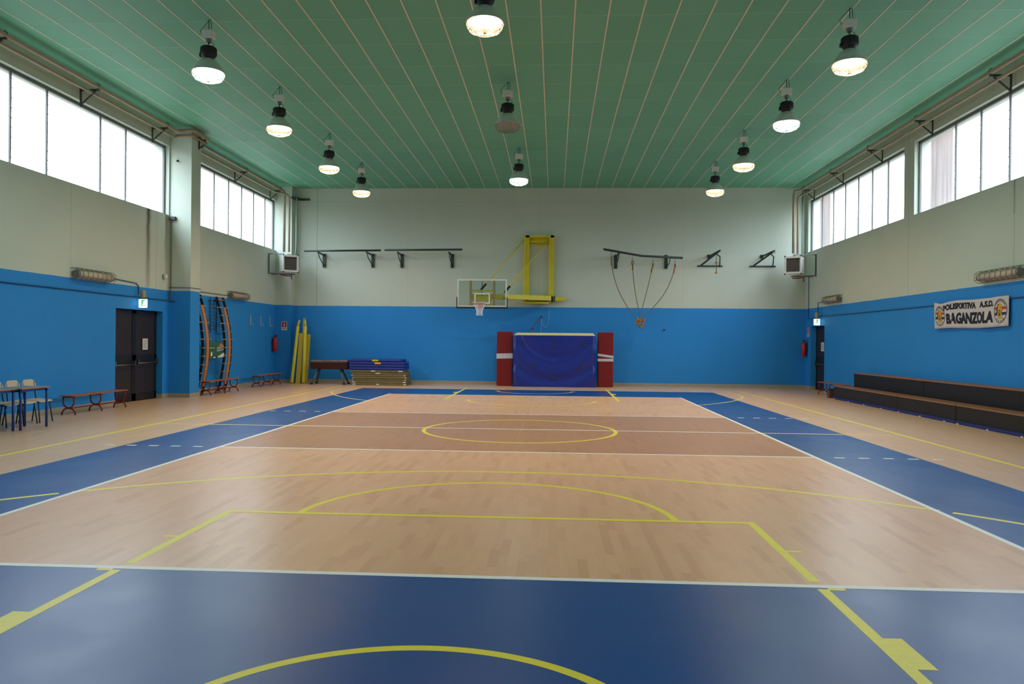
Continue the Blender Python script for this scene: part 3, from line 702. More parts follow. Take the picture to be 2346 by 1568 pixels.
for i, (x, y, z, _) in enumerate(tops):
    Q = empty('climbing_rope', (x, y, z), rl[i], 'rope', 'climbing ropes gathered into one knot'); inv = Matrix.Translation(-Q.location)
    end = K0 + Vector(((-.13, -.02, .02, .12)[i], 0, (.0, .22, .24, .1)[i])); P0 = Vector((x, y, z-.08))
    pts = []
    for t in [q/14 for q in range(15)]:
        p = P0.lerp(end, t); sag = (-.22, -.06, .03, .30)[i] * 4 * t * (1-t); p.x += (sag if i < 2 else sag*.75); p.z -= .05*4*t*(1-t) if i in (0, 3) else 0
        pts.append(p)
    kx = (-.15, -.04, .06, .13)[i]; kz = (-.25, -.32, -.38, -.3)[i]
    for q in range(8): pts.append(K0 + Vector((kx*.8 + .03*math.sin(q*2.1+i), .03*math.cos(q*1.7+i), .0 + kz*q/7)))
    o = MB().tube(pts, .0135, 8).build('rope', ROPE); o.parent = Q; o.matrix_parent_inverse = inv
    b = MB()
    for q in range(3):
        c = K0 + Vector((kx*.8 + .03*math.cos(i*2+q*1.7), 0.02*q-.03, kz*(.1+.32*q)))
        b.tube([c + Vector((.032*math.cos(t+i), .03*math.sin(2*t), .045*math.sin(t))) for t in [2*PI*k/10 for k in range(10)]], .02, 8, closed=True)
    o = b.build('knot', ROPK); o.parent = Q; o.matrix_parent_inverse = inv
    b = MB(); lc = P0 + Vector((.03*(1 if i < 2 else -1)*(i == 0), 0, -.06))
    b.tube([lc + Vector((.045*math.sin(t)*(1 if i < 2 else .5), 0, .08*math.cos(t))) for t in [2*PI*k/14 for k in range(14)]], .014, 6, closed=True)
    o = b.build('eye_splice', ROPE); o.parent = Q; o.matrix_parent_inverse = inv
    d_ = (pts[1]-pts[0]).normalized(); o = MB().tube([P0 + d_*.14, P0 + d_*.34], .026, 8).build('whipping', mat('orange_whipping', (190, 92, 40), .7) if i == 3 else mat('brown_whipping', (120, 84, 36), .7)); o.parent = Q; o.matrix_parent_inverse = inv
    zt = {0: 5.03, 1: 4.965, 2: 4.91, 3: 4.875}[i]
    o = MB().tube([(x, y, zt), (x, y, z+.03)], .008, 6).tube([(x+.03*math.cos(t), y, z+.0+.035*math.sin(t)) for t in [2*PI*k/10 for k in range(10)]], .007, 6, closed=True).build('shackle', m_grey); o.parent = Q; o.matrix_parent_inverse = inv
# triangular brackets
def tri(dx, label, rope):
    T = empty('triangular_bracket', (6.5+dx, YB, 4.8), label, 'gymnastic bracket', 'triangular ring brackets on the back wall'); inv = Matrix.Translation(-T.location)
    tip = Vector((6.7+dx, 13.8, 5.1)); sc = []
    o = MB().box(6.04+dx, 6.99+dx, YB-.05, YB, 4.585, 4.635).build('wall_rail', m_green); o.parent = T; o.matrix_parent_inverse = inv
    b = MB(); b.beam((6.16+dx, YB-.04, 4.62), tip, .05); b.box(6.42+dx, 6.54+dx, YB-.04, YB, 4.9, 5.05); b.beam((6.48+dx, YB-.03, 4.98), tip + (Vector((6.48+dx, YB-.03, 4.98))-tip)*.1, .05)
    o = b.build('strut', m_green); o.parent = T; o.matrix_parent_inverse = inv
    p = Vector((6.57+dx, 13.98, 5.02)); o = MB().tube([(6.88+dx, YB-.03, 4.61), (6.8+dx, 14.3, 4.92), tuple(p)], .022, 8).build('brace', m_green); o.parent = T; o.matrix_parent_inverse = inv
    if not rope:
        o = MB().tube([tip + Vector((-.04+.045*math.cos(t), 0, -.08+.06*math.sin(t))) for t in [2*PI*k/14 for k in range(14)]], .008, 6, closed=True).build('ring', m_grey); o.parent = T; o.matrix_parent_inverse = inv
    return T
tri(0, 'dark green triangular bracket with a short knotted rope on the back wall', True)
tri(1.98, 'dark green triangular bracket with an empty ring beside the right heater', False)
Q = empty('knotted_rope', (6.6, 14.0, 4.93), 'short rope with two knots hanging from the triangular bracket', 'rope'); 
MB().tube([(0, 0, -.06), (0, 0, -.66)], .014, 8).build('rope', ROPE, Q)
b = MB()
for z in (-.26, -.64): b.tube([(.03*math.cos(t), .03*math.sin(t), z+.015*math.sin(2*t)) for t in [2*PI*k/10 for k in range(10)]], .022, 8, closed=True)
b.build('knot', ROPK, Q); MB().tube([(.025*math.cos(t), 0, -.02+.04*math.sin(t)) for t in [2*PI*k/10 for k in range(10)]], .007, 6, closed=True).build('shackle', m_grey, Q)

# ------------------------------------------------------------------ basketball hoop
m_gl2 = N('backboard_glass'); tr = m_gl2.n('ShaderNodeBsdfTransparent'); gl = m_gl2.n('ShaderNodeBsdfGlossy'); gl.inputs['Roughness'].default_value = .03; mx = m_gl2.n('ShaderNodeMixShader')
tr.inputs[0].default_value = (.88, .92, .9, 1); mx.inputs[0].default_value = .06; m_gl2.l(tr.outputs[0], mx.inputs[1]); m_gl2.l(gl.outputs[0], mx.inputs[2]); m_gl2.l(mx.outputs[0], m_gl2.o.inputs['Surface'])
HB = empty('basketball_hoop', (0, YB, 3.2), 'yellow swing-arm basketball hoop with glass backboard on the back wall', 'basketball hoop'); inv = Matrix.Translation(-HB.location)
def hp(o, par=None):
    if par is None: o.parent = HB; o.matrix_parent_inverse = inv
    else: o.parent = par; o.matrix_parent_inverse = par.matrix_parent_inverse.copy() if False else Matrix.Identity(4)
    return o
for x in (-.46, .49): hp(MB().box(x-.09, x-.04, 14.45, YB, 3.2, 5.74).box(x-.04, x+.10, 14.5, 14.53, 3.2, 5.74).build('frame_post', m_yellow))
hp(MB().box(-.56, .6, 14.5, YB, 5.66, 5.74).box(-.5, .52, 14.6, YB, 5.5, 5.56).box(-.5, .52, 14.68, YB, 5.44, 5.7).box(-.5, .52, 14.6, YB, 5.36, 5.41).build('top_rail', m_yellow))
hp(MB().box(-.5, .5, 14.5, YB, 3.24, 3.44).box(-.6, .42, 14.3, 14.6, 3.12, 3.17).build('bottom_rail', m_yellow))
YBD = 13.3; bx0, bx1, bz0, bz1 = -2.96, -1.13, 2.93, 3.95
A1 = Vector((-2.15, 13.62, 3.33)); A2 = Vector((-1.2, 13.62, 3.33)); H1 = Vector((-.48, 14.42, 3.33)); H2 = Vector((.47, 14.42, 3.33))
for a, h in ((A1, H1), (A2, H2)): hp(MB().beam(h, a, .1, .17).build('swing_arm', m_yellow))
hp(MB().box(-2.5, -1.3, 13.55, 13.67, 3.24, 3.42).box(-2.55, -1.55, 13.5, 13.58, 3.52, 3.57).build('arm_crossbar', m_yellow))
hp(MB().box(.56, 1.03, 14.45, 14.6, 3.24, 3.38).build('lock_arm', m_yellow))
hp(MB().box(.5, .58, 14.42, 14.55, 3.18, 3.4).box(.6, .64, 14.44, 14.6, 3.22, 3.42).build('hinge', m_black))
for (t0, a, pd) in ((Vector((-.5, 14.55, 5.64)), Vector((-2.2, 13.7, 3.5)), 1), (Vector((.45, 14.55, 5.64)), Vector((-1.3, 13.7, 3.42)), 2)):
    hp(MB().cyl(a, t0, .022, 10).build('stay_rod', m_yellow))
    dd = (t0-a).normalized(); hp(MB().cyl(a + dd*.1, a + dd*.42, .042, 10).build('rod_sleeve', m_black))
m_tan = mat('tan_channel', (186, 150, 96), .5)
for x in (-2.47, -1.60): hp(MB().box(x-.04, x+.04, YBD+.03, YBD+.08, 2.98, 3.9).build('board_channel', m_tan))
hp(MB().box(-2.47, -1.6, YBD+.08, YBD+.14, 3.5, 3.55).box(-2.47, -1.6, YBD+.08, YBD+.14, 3.02, 3.07).box(-2.42, -1.7, YBD+.08, YBD+.24, 3.15, 3.36).build('board_frame', m_yellow))
hp(MB().box(-2.07, -2.045, YBD+.12, YBD+.15, 3.3, 3.88).build('height_spindle', m_black))
hp(MB().box(bx0, bx1, YBD, YBD+.015, bz0, bz1).build('backboard', m_gl2.m))
def frame2(x0, x1, z0, z1, t, y0, y1, b):
    b.box(x0, x1, y0, y1, z0, z0+t).box(x0, x1, y0, y1, z1-t, z1).box(x0, x0+t, y0, y1, z0+t, z1-t).box(x1-t, x1, y0, y1, z0+t, z1-t); return b
hp(frame2(bx0, bx1, bz0, bz1, .05, YBD-.006, YBD+.02, MB()).build('board_border', m_white))
hp(frame2(-2.33, -1.75, 3.04, 3.44, .05, YBD-.004, YBD, MB()).build('target_square', m_white))
hp(MB().box(bx0-.03, bx1+.03, YBD-.03, YBD+.04, bz0-.06, bz0).box(bx0-.03, bx0, YBD-.03, YBD+.04, bz0, bz0+.36).box(bx1, bx1+.03, YBD-.03, YBD+.04, bz0, bz0+.36).build('edge_pad', m_black))
m_or = mat('orange_rim', (226, 74, 34), .4); rc = Vector((-2.09, YBD-.40, 3.02))
b = MB(); b.tube([rc + Vector((.235*math.cos(t), .235*math.sin(t), 0)) for t in [2*PI*k/36 for k in range(36)]], .014, 8, closed=True)
b.box(-2.19, -1.99, YBD-.02, YBD-.006, 2.86, 3.03).box(-2.17, -2.01, YBD-.2, YBD-.01, 3.0, 3.015); b.beam((-2.16, YBD-.02, 2.9), (-2.18, YBD-.2, 3.0), .02).beam((-2.02, YBD-.02, 2.9), (-2.0, YBD-.2, 3.0), .02)
rim = hp(b.build('rim', m_or))
b = MB(); rows = 7; nn = 12
def npnt(i, j):
    tt = j/rows; r = .228*(1-tt) + .105*tt + .0; r = .228 - .125*math.sin(min(1, tt*1.25)*PI/2) + (.012 if tt > .85 else 0)
    a = 2*PI*(i + .5*(j % 2))/nn; return rc + Vector((r*math.cos(a), r*math.sin(a), -.42*tt))
for j in range(rows):
    for i in range(nn):
        b.tube([npnt(i, j), npnt(i, j+1)], .0065, 5, caps=False); b.tube([npnt(i, j), npnt(i-1 if j % 2 == 0 else i+1, j+1)], .0065, 5, caps=False)
hp(b.build('net', mat('white_net', (236, 240, 244), .8)))
# strap and cord below the hoop
S = empty('wall_strap', (.12, YB, 2.62), 'brown buckled strap slanting from a wall eye to the crash mat', 'strap')
MB().tube([(0, -.01, 0), (0, -.07, 0)], .035, 10).build('wall_eye', m_black, S)
MB().beam((0, -.06, -.02), (-.46, -.55, -.62), .035, .008).beam((-.42, -.5, -.56), (-.5, -.6, -.68), .03, .03).build('webbing', mat('brown_webbing', (98, 84, 76), .7), S)
MB().box(-.37, -.27, -.42, -.38, -.5, -.42).build('buckle', mat('red_buckle', (120, 70, 74), .5), S)
cu0 = [(.42, 14.6, 3.12), (.42, 14.68, 2.8), (.38, 14.7, 2.4), (.28, 14.7, 2.22), (.17, 14.7, 2.35), (.12, 14.7, 2.58), (.12, 14.68, 2.3), (.11, 14.6, 2.0)]
def smooth(p, n=6):
    p = [Vector(q) for q in p]; p = [p[0]*2-p[1]] + p + [p[-1]*2-p[-2]]; o_ = []
    for i in range(1, len(p)-2):
        for k in range(n):
            t = k/n; o_.append(.5*((2*p[i]) + (p[i+1]-p[i-1])*t + (2*p[i-1]-5*p[i]+4*p[i+1]-p[i+2])*t*t + (3*p[i]-p[i-1]-3*p[i+1]+p[i+2])*t**3))
    return o_ + [p[-2]]
tag(MB().tube(smooth(cu0), .006, 6).build('thin_cord', mat('pale_blue_cord', (170, 196, 214), .7)), 'thin pale cord looping from the hoop arm to the wall eye', 'cord')

# ------------------------------------------------------------------ mats at the back wall
m_rmat = mat('red_vinyl_mat', (128, 16, 14), .38, var=.05, bump=.1); m_wtape = mat('white_tape', (204, 204, 212), .55)
def red_mat(x0, x1, label, bands):
    R = empty('red_mat', ((x0+x1)/2, 13.95, 0), label, 'gym mat', 'upright red mats beside the crash mat'); inv = Matrix.Translation(-R.location)
    o = MB().box(x0, x1, 13.8, 14.2, 0, 2.04).build('mat_body', m_rmat, None, .02); o.parent = R; o.matrix_parent_inverse = inv
    for (za, zb, hh) in bands:
        b = MB(); Q = [(x0-.004, za), (x1+.004, zb)]
        v = []
        for dz in (0, hh):
            v += [Vector((x0-.006, 13.794, za+dz)), Vector((x1+.006, 13.794, zb+dz)), Vector((x1+.006, 14.206, zb+dz)), Vector((x0-.006, 14.206, za+dz))]
        V = [b.bm.verts.new(p) for p in v]
        for i in range(4): b.bm.faces.new((V[i], V[(i+1) % 4], V[4+(i+1) % 4], V[4+i]))
        o = b.build('tape_band', m_wtape, solid=.003); o.parent = R; o.matrix_parent_inverse = inv
    return R
red_mat(-1.52, -.93, 'upright red mat left of the blue crash mat, one white tape band', [(1.02, 1.04, .19)])
red_mat(2.25, 2.82, 'upright red mat right of the blue crash mat, two crossing tape bands', [(.96, .96, .10), (1.16, 1.08, .09)])
CMt = empty('crash_mat', (.63, 13.75, 0), 'big blue crash mat with cream foam top standing between two red mats', 'crash mat'); inv = Matrix.Translation(-CMt.location)
def crash(u, v):
    x = -.88 + 3.03*u; z = .0 + 1.9*v
    r = math.hypot((u-.5)*2.9, (1.25-v)*1.75)
    env = max(0, min(1, (r-.55)/.8)) * (1-max(0, min(1, (v-.75)/.25))*.6)
    y = 13.5 - .03*math.sin(r*9.0)*env - .05*math.exp(-((r-1.75)/.12)**2) - .03*math.exp(-((r-1.3)/.08)**2)*(1 if u < .5 else .5)
    y += .05*(1-min(1, min(u, 1-u)/.03))
    return Vector((x, y, z))
b = MB(); b.grid(crash, 90, 60); b.box(-.88, 2.15, 13.54, 13.98, 0.0, 1.9)
o = b.build('cover', mat('blue_crash_vinyl', (26, 44, 140), .32, var=.06, scale=2)); o.parent = CMt; o.matrix_parent_inverse = inv
v = [(-.87, 13.52, 1.9), (2.14, 13.52, 1.9), (2.14, 13.97, 1.9), (-.87, 13.97, 1.9), (-.76, 13.6, 2.0), (2.05, 13.6, 2.0), (2.05, 13.92, 2.0), (-.76, 13.92, 2.0)]
b = MB(); V = [b.bm.verts.new(p) for p in v]; [b.bm.faces.new([V[i] for i in q]) for q in ((0,3,2,1),(4,5,6,7),(0,1,5,4),(1,2,6,5),(2,3,7,6),(3,0,4,7))]
o = b.build('foam_top', mat('cream_foam', (226, 214, 160), .7), None, .02); o.parent = CMt; o.matrix_parent_inverse = inv
for (u, vv) in ((.12, .86), (.5, .80), (.86, .83), (.24, .43), (.835, .41), (.48, .2)):
    c = crash(u, vv); b = MB()
    for a in (.6, -.7, 1.35): b.box(-.09, .09, -.002, .002, -.02, .02, Matrix.Translation(c + Vector((0, -.012-.006*(a+.7), 0))) @ Matrix.Rotation(a, 4, 'Y'))
    o = b.build('tape_cross', mat('dark_tape', (40, 50, 96), .7)); o.parent = CMt; o.matrix_parent_inverse = inv

# stacked mats
m_olive = mat('olive_mat', (122, 110, 74), .75, var=.12, scale=3); m_bm = mat('blue_tumbling_mat', (26, 52, 150), .5, var=.08)
lbl_o = ['olive mat at the bottom of the stack', 'olive mat second from the floor in the stack', 'olive mat third from the floor in the stack', 'olive mat in the middle of the olive stack', 'olive mat fifth from the floor in the stack', 'olive mat just under the topmost olive one', 'topmost olive mat, right under the blue mats']
offs = [0, -.01, -.02, .0, -.04, -.05, -.12]
m_corner = mat('white_corner_leather', (220, 216, 204), .6)
for i in range(7):
    x0 = -6.79 + offs[i]; z = .081*i
    Mo = empty('gym_mat', (x0+1.0, 13.6, z), lbl_o[i], 'gym mat', 'olive mats in the stack beside the vaulting horse'); inv = Matrix.Translation(-Mo.location)
    o = MB().box(x0, x0+2.0, 13.1+.01*(i % 3), 14.12, z+.003, z+.078).build('mat_body', m_olive, None, .015); o.parent = Mo; o.matrix_parent_inverse = inv
    pcs = {0: [(0, .12), (.88, .99), (1.9, 1.99)], 1: [(0, .1), (1.88, 1.99)], 5: [(.9, 1.08)], 6: [(.8, .96), (1.82, 1.98)]}.get(i, [(0, .03), (1.96, 2.0)])
    for (a, c) in pcs:
        o = MB().box(x0+a, x0+c, 13.092, 13.12, z+.02, z+.06).build('corner_patch', m_corner); o.parent = Mo; o.matrix_parent_inverse = inv
lbl_b = ['lowest of the four blue mats on the stack', 'second blue mat from below on the stack', 'third blue mat from below, with a yellow tag', 'topmost blue mat on the stack, with a yellow tag']
for i in range(4):
    x0 = -6.93 + (.02, .01, 0, -.05)[i]; z = .567 + .1*i
    Mo = empty('gym_mat', (x0+1.0, 13.6, z), lbl_b[i], 'gym mat', 'blue mats on top of the olive stack'); inv = Matrix.Translation(-Mo.location)
    o = MB().box(x0, x0+2.0+(.05 if i < 3 else 0), 13.08, 14.1, z+.003, z+.097).build('mat_body', m_bm, None, .03); o.parent = Mo; o.matrix_parent_inverse = inv
    if i >= 2:
        a = .92 + (.04 if i == 2 else 0); o = MB().box(x0+a, x0+a+.23, 13.068, 13.09, z+.02, z+.085).build('yellow_tag', mat('yellow_tag_vinyl', (232, 186, 36), .5)); o.parent = Mo; o.matrix_parent_inverse = inv

# vaulting horse
V_ = empty('vaulting_horse', (-7.78, 13.6, 0), 'low brown leather vaulting horse beside the stacked mats', 'vaulting horse')
kh = N('worn_brown_leather'); (hx, hy, hz), HPn = kh.pos(); nz = kh.noise(5, 5, HPn, .65)
wear = kh.math('MULTIPLY', kh.math('GREATER_THAN', kh.math('ADD', hz, kh.math('MULTIPLY', nz, .12)), .93), .7)
kh.l(kh.mix(wear, rgb((66, 30, 22)), rgb((176, 138, 120))), kh.b.inputs['Base Color']); kh.b.inputs['Roughness'].default_value = .4
sec = [(-.17, .56), (-.18, .6), (-.18, .82), (-.15, .87), (-.08, .895), (.08, .895), (.15, .87), (.18, .82), (.18, .6), (.17, .56)]
MB().poly(sec, lambda u, v, q: Vector((-.72+q, u, v)), 1.42).build('horse_body', kh.m, V_, .03)
for sx_ in (-1, 1):
    for sy_ in (-1, 1):
        t0 = Vector((sx_*.42, sy_*.1, .57)); t1 = Vector((sx_*.62, sy_*.3, .02))
        lg = MB().tube([t0, t1], [.03, .022], 10).build('leg', m_dgrey, V_)
        MB().box(t1.x-.05, t1.x+.05, t1.y-.04, t1.y+.04, 0, .04).build('foot', m_black, lg)
        MB().tube([t0.lerp(t1, .25), t0.lerp(t1, .95)], .031, 8).build('chrome_sleeve', m_grey, lg) if sy_ < 0 else None

# yellow padding and net post in the left corner
m_ypad = mat('yellow_foam_pad', (222, 206, 52), .5, var=.05)
def lean(pts, r, name, label, m_, cat='post pad', extra=None):
    a, c = [Vector(p) for p in pts]; P = empty(name, a, label, cat, 'yellow padding leaning in the left corner')
    dd = c - a; mm = dd.to_track_quat('Z', 'Y').to_matrix().to_4x4()
    b = MB(); b.lathe([(r*.86, 0), (r, .02), (r, dd.length-.02), (r*.8, dd.length)], m=mm, cap0=True, cap1=True, seg=18); b.build('foam_sleeve', m_, P)
    if extra is not None:
        q = dd.normalized(); MB().tube([dd, dd + q*.1, dd + q*.24 + Vector((extra*.035, .02, .0))], [.04, .04, .03], 10).build('post_end', m_, P)
        MB().lathe([(r*.5, -.0), (r*.5, .02)], m=mm, cap0=True, cap1=True).build('rubber_foot', m_black, P)
    return P
lean([(-9.31, 13.75, .02), (-9.24, 14.2, 2.18)], .062, 'post_pad', 'round yellow post pad leaning in the left corner, left of the pair', m_ypad, extra=1)
lean([(-8.86, 13.75, .02), (-8.95, 14.2, 2.18)], .062, 'post_pad', 'round yellow post pad leaning in the left corner, right of the pair', m_ypad, extra=-1)
m4 = Matrix.Translation((-9.08, 13.78, .0)) @ Matrix.Rotation(-.2, 4, 'X')
tag(MB().box(-.10, .07, 0, .06, 0, 1.95, m4).build('flat_pad', mat('dull_yellow_foam', (196, 178, 60), .55), None, .015), 'flat dull yellow pad between the two round pads', 'pad')
m5 = Matrix.Translation((-8.93, 13.98, .0)) @ Matrix.Rotation(-.17, 4, 'X')
tag(MB().box(-.06, .14, 0, .06, 0, 1.9, m5).build('flat_pad', mat('dull_yellow_foam', (196, 178, 60), .55), None, .015), 'flat yellow pad leaning behind the right round pad', 'pad')
tag(MB().tube([(-9.06, 14.02, .0), (-9.08, 14.45, 2.5)], .055, 12).build('net_post', mat('grey_white_post', (176, 176, 186), .35, .4)), 'pale grey net post standing up between the yellow pads', 'post')

# ------------------------------------------------------------------ curved ladders on the left wall
m_peg = mat('yellow_wood_peg', (214, 150, 78), .45, var=.1)
def ladder(y0, y1, label):
    Ld = empty('curved_ladder', (-10.0, (y0+y1)/2, 0), label, 'ladder', 'curved climbing ladders against the left wall'); inv = Matrix.Translation(-Ld.location)
    def cx_(z): return -10.03 - .03*z + .23*math.sin(PI*min(1, max(0, z/3.0)))
    zs = [3.0*i/24 for i in range(25)]
    for y in (y0, y1):
        b = MB(); b.poly([(cx_(z)+.035, z) for z in zs] + [(cx_(z)-.035, z) for z in zs[::-1]], lambda u, v, q: Vector((u, y-.02+q, v)), .04)
        o = b.build('side_rail', mat('black_ladder_rail', (22, 26, 26), .5)); o.parent = Ld; o.matrix_parent_inverse = inv
    for i in range(12):
        z = .12 + .254*i; e_ = .17 if i in (6, 8, 10) else .06
        if i == 11: e_ = 0
        o = MB().tube([(cx_(z)+.02, y0-e_, z), (cx_(z)+.02, y1+e_, z)], .016, 8).build('rung', m_peg); o.parent = Ld; o.matrix_parent_inverse = inv
    ym = (y0+y1)/2; zs = [.22 + 2.46*i/24 for i in range(25)]
    b = MB(); b.poly([(cx_(z)+.07, z) for z in zs] + [(cx_(z)+.045, z) for z in zs[::-1]], lambda u, v, q: Vector((u, ym-.06+q, v)), .15)
    o = b.build('slide_plank', m_wood); o.parent = Ld; o.matrix_parent_inverse = inv
    b = MB(); b.tube([(XL, y0, 2.9), (cx_(2.9), y0, 2.9)], .012).tube([(XL, y1, 2.9), (cx_(2.9), y1, 2.9)], .012)
    o = b.build('wall_tie', m_black); o.parent = Ld; o.matrix_parent_inverse = inv
    return Ld
ladder(7.62, 7.98, 'curved wooden climbing ladder with black rails, beside the left column')
ladder(9.1, 9.55, 'curved wooden climbing ladder with black rails, right of the green banner')
for (a, c, lb) in ((7.25, 7.6, 'dark metal wall rack behind the ladder by the column'), (8.72, 9.15, 'dark metal wall rack beside the ladder right of the green banner')):
    b = MB(); m_rack = mat('dark_rack_paint', (16, 38, 52), .5)
    for y in (a, c): b.tube([(XL+.06, y, 1.85), (XL+.06, y, 2.95)], .014, 6); b.tube([(XL, y-.06, 2.85), (XL+.06, y, 2.85)], .012, 6); b.tube([(XL, y-.06, 2.0), (XL+.06, y, 2.0)], .012, 6)
    for i in range(9): b.tube([(XL+.06, a, 1.95+.115*i), (XL+.06, c, 1.95+.115*i)], .009, 6)
    tag(b.build('wall_rack', m_rack), lb, 'wall rack', 'racks on the left wall')
# green banner between the ladders
G = empty('green_banner', (-9.82, 8.56, 1.4), 'small green and white printed banner strung between the curved ladders', 'banner')
def gb(u, v, q=0): return Vector((.04*math.sin(u*5)+q, -.56+1.14*u, -.33 + .52*v - .06*math.sin(PI*u)*v + .02*u))
MB().grid(lambda u, v: gb(u, v), 16, 6).build('cloth', mat('banner_green', (42, 96, 70), .6), G, solid=.004)
def gpoly(pts, m_, name):
    b = MB(); V = [b.bm.verts.new(gb(u, v, .006)) for u, v in pts]; b.bm.faces.new(V); return b.build(name, m_, G)
gpoly([(0, 0), (.25, 0), (.5, 0), (.75, 0), (1, 0), (1, .28), (.75, .2), (.5, .13), (.25, .07)], m_white, 'white_stripe')
gpoly([(.42, .72), (.6, .85), (.75, .93), (.92, .72)], mat('banner_orange', (214, 120, 66), .6), 'orange_shape')
gpoly([(.06, .12), (.1, .1), (.13, .18), (.12, .34), (.08, .4), (.05, .28)], m_white, 'white_emblem')
for k, (a, c, v0) in enumerate(((.36, .98, .58), (.36, .98, .42), (.02, .26, .58), (.5, .8, .08))):
    b = MB(); n = int((c-a)/.045); m_ = mat('banner_print', (206, 206, 200), .6) if k < 3 else mat('grey_ink', (120, 120, 124), .7)
    for i in range(n):
        u = a + .045*i; hh = .1 if k < 2 else .05
        V = [b.bm.verts.new(gb(*p, .009)) for p in ((u, v0+.04*i/n), (u+.03, v0+.04*i/n), (u+.03, v0+hh+.04*i/n), (u, v0+hh+.04*i/n))]; b.bm.faces.new(V)
    b.build('printed_row', m_, G)

# ------------------------------------------------------------------ benches
def bench(label):
    Bn = empty('bench', (0, 0, 0), label, 'bench', 'wooden benches with red looped metal legs')      # long axis y, 2.1 m
    MB().box(-.15, .15, -1.05, 1.05, .395, .42).build('seat', m_bench, Bn, .006)
    MB().box(-.012, .012, -.98, .98, .125, .15).build('stretcher', m_red, Bn)
    for y in (-.95, 0, .95):
        b = MB(); r = .017
        b.tube([(-.12, y, .395), (-.12, y, .27)] + [(.12*math.cos(t), y, .27+.12*math.sin(t)) for t in [PI + PI*k/10 for k in range(1, 10)]] + [(.12, y, .27), (.12, y, .395)], r, 8)
        b.tube([(-.15, y, .0), (-.14, y, .06), (-.10, y, .115), (-.04, y, .14), (.04, y, .14), (.10, y, .115), (.14, y, .06), (.15, y, .0)], r, 8)
        b.tube([(-.13, y, .38), (.13, y, .38)], r, 8)
        b.build('leg', m_red, Bn)
    return Bn
b1 = bench('wooden bench with red looped legs before the left double door'); b1.location = (-9.74, 2.24, 0)
dup(b1, (-9.52, 8.12, 0), 0, 'wooden bench with red looped legs in front of the curved ladders')
dup(b1, (-9.62, 12.08, 0), 0, 'small-looking wooden bench with red looped legs below the hook strips')
dup(b1, (9.62, 10.5, 0), 0, 'wooden bench with red looped legs at the far end of the bleachers')

# ------------------------------------------------------------------ tables and chairs
m_bleg = mat('blue_tube', (22, 66, 140), .4); m_top = mat('grey_blue_laminate', (132, 150, 164), .4); m_edge = mat('beech_edge', (168, 116, 66), .5)
def table(label):
    T = empty('school_table', (0, 0, 0), label, 'table', 'blue-legged school tables')
    MB().box(-.25, .25, -.37, .37, .728, .75).build('tabletop', [m_top], T, .004)
    frame2(-.256, .256, .727, .747, .008, 0, 0, MB()).bm.free() if False else None
    b = MB(); b.box(.245, .258, -.378, .378, .726, .748).box(-.258, -.245, -.378, .378, .726, .748).box(-.25, .25, .365, .378, .726, .748).box(-.25, .25, -.378, -.365, .726, .748); b.build('edge_band', m_edge, T)
    MB().box(-.2, .2, -.33, -.3, .68, .726).box(-.2, .2, .3, .33, .68, .726).box(.17, .2, -.33, .33, .68, .726).box(-.2, -.17, -.33, .33, .68, .726).build('apron', m_bleg, T)
    for sx_ in (-1, 1):
        for sy_ in (-1, 1): MB().tube([(sx_*.21, sy_*.34, .71), (sx_*.21, sy_*.34, 0)], .022, 10).build('leg', m_bleg, T)
    return T
t1 = table('blue-legged school table against the left wall, nearer the bench'); t1.location = (-8.99, -1.12, 0)
dup(t1, (-9.06, -1.89, 0), 0, 'blue-legged school table cut off by the left picture edge')
m_ply = mat('pale_plywood', (206, 186, 164), .5); m_cl = mat('dark_blue_grey_tube', (38, 56, 78), .4, .3)
def chair(label):
    Cc = empty('school_chair', (0, 0, 0), label, 'chair', 'school chairs with pale plywood seats')       # faces +x
    MB().grid(lambda u, v: Vector((-.19+.4*u, -.19+.38*v, .44 + .01*math.cos(u*3) - .012*(1-abs(2*v-1)**2) - .02*max(0, u-.9)*10)), 12, 12).build('seat', m_ply, Cc, solid=.012)
    def bk(u, v):
        rr = .09; y = -.19+.38*u; z = .63+.19*v
        return Vector((-.12 - .03*math.cos((u-.5)*2.4) - .02*v, y*(1-.3*max(0, v-.75)), z + .01 - .07*(max(0, abs(2*u-1)-.6)/.4)**2*max(0, v-.5)*2))
    MB().grid(bk, 12, 8).build('backrest', m_ply, Cc, solid=.012)
    for s in (-1, 1):
        MB().tube([(.17, s*.16, .405), (.22, s*.185, 0)], .012, 8).build('leg', m_cl, Cc)
        MB().tube([(-.13, s*.16, .405), (-.2, s*.185, 0)], .012, 8).build('leg', m_cl, Cc)
        MB().tube([(.0, s*.16, .405), (-.1, s*.165, .41), (-.12, s*.165, .5), (-.155, s*.15, .78)], .012, 8).build('back_post', m_cl, Cc)
    MB().tube([(.17, -.16, .403), (.17, .16, .403)], .011, 8).tube([(-.13, -.16, .403), (-.13, .16, .403)], .011, 8).tube([(-.13, -.16, .403), (.17, -.16, .403)], .011, 8).tube([(-.13, .16, .403), (.17, .16, .403)], .011, 8).build('seat_frame', m_cl, Cc)
    return Cc
c1 = chair('pale plywood school chair, nearest the bench, seat sticking out past the table'); c1.location = (-9.48, -.1, 0)
dup(c1, (-9.48, -.54, 0), 0, 'pale plywood school chair behind the table, second from the bench')
dup(c1, (-9.48, -.98, 0), 0, 'school chair mostly hidden behind the table legs at the left edge')

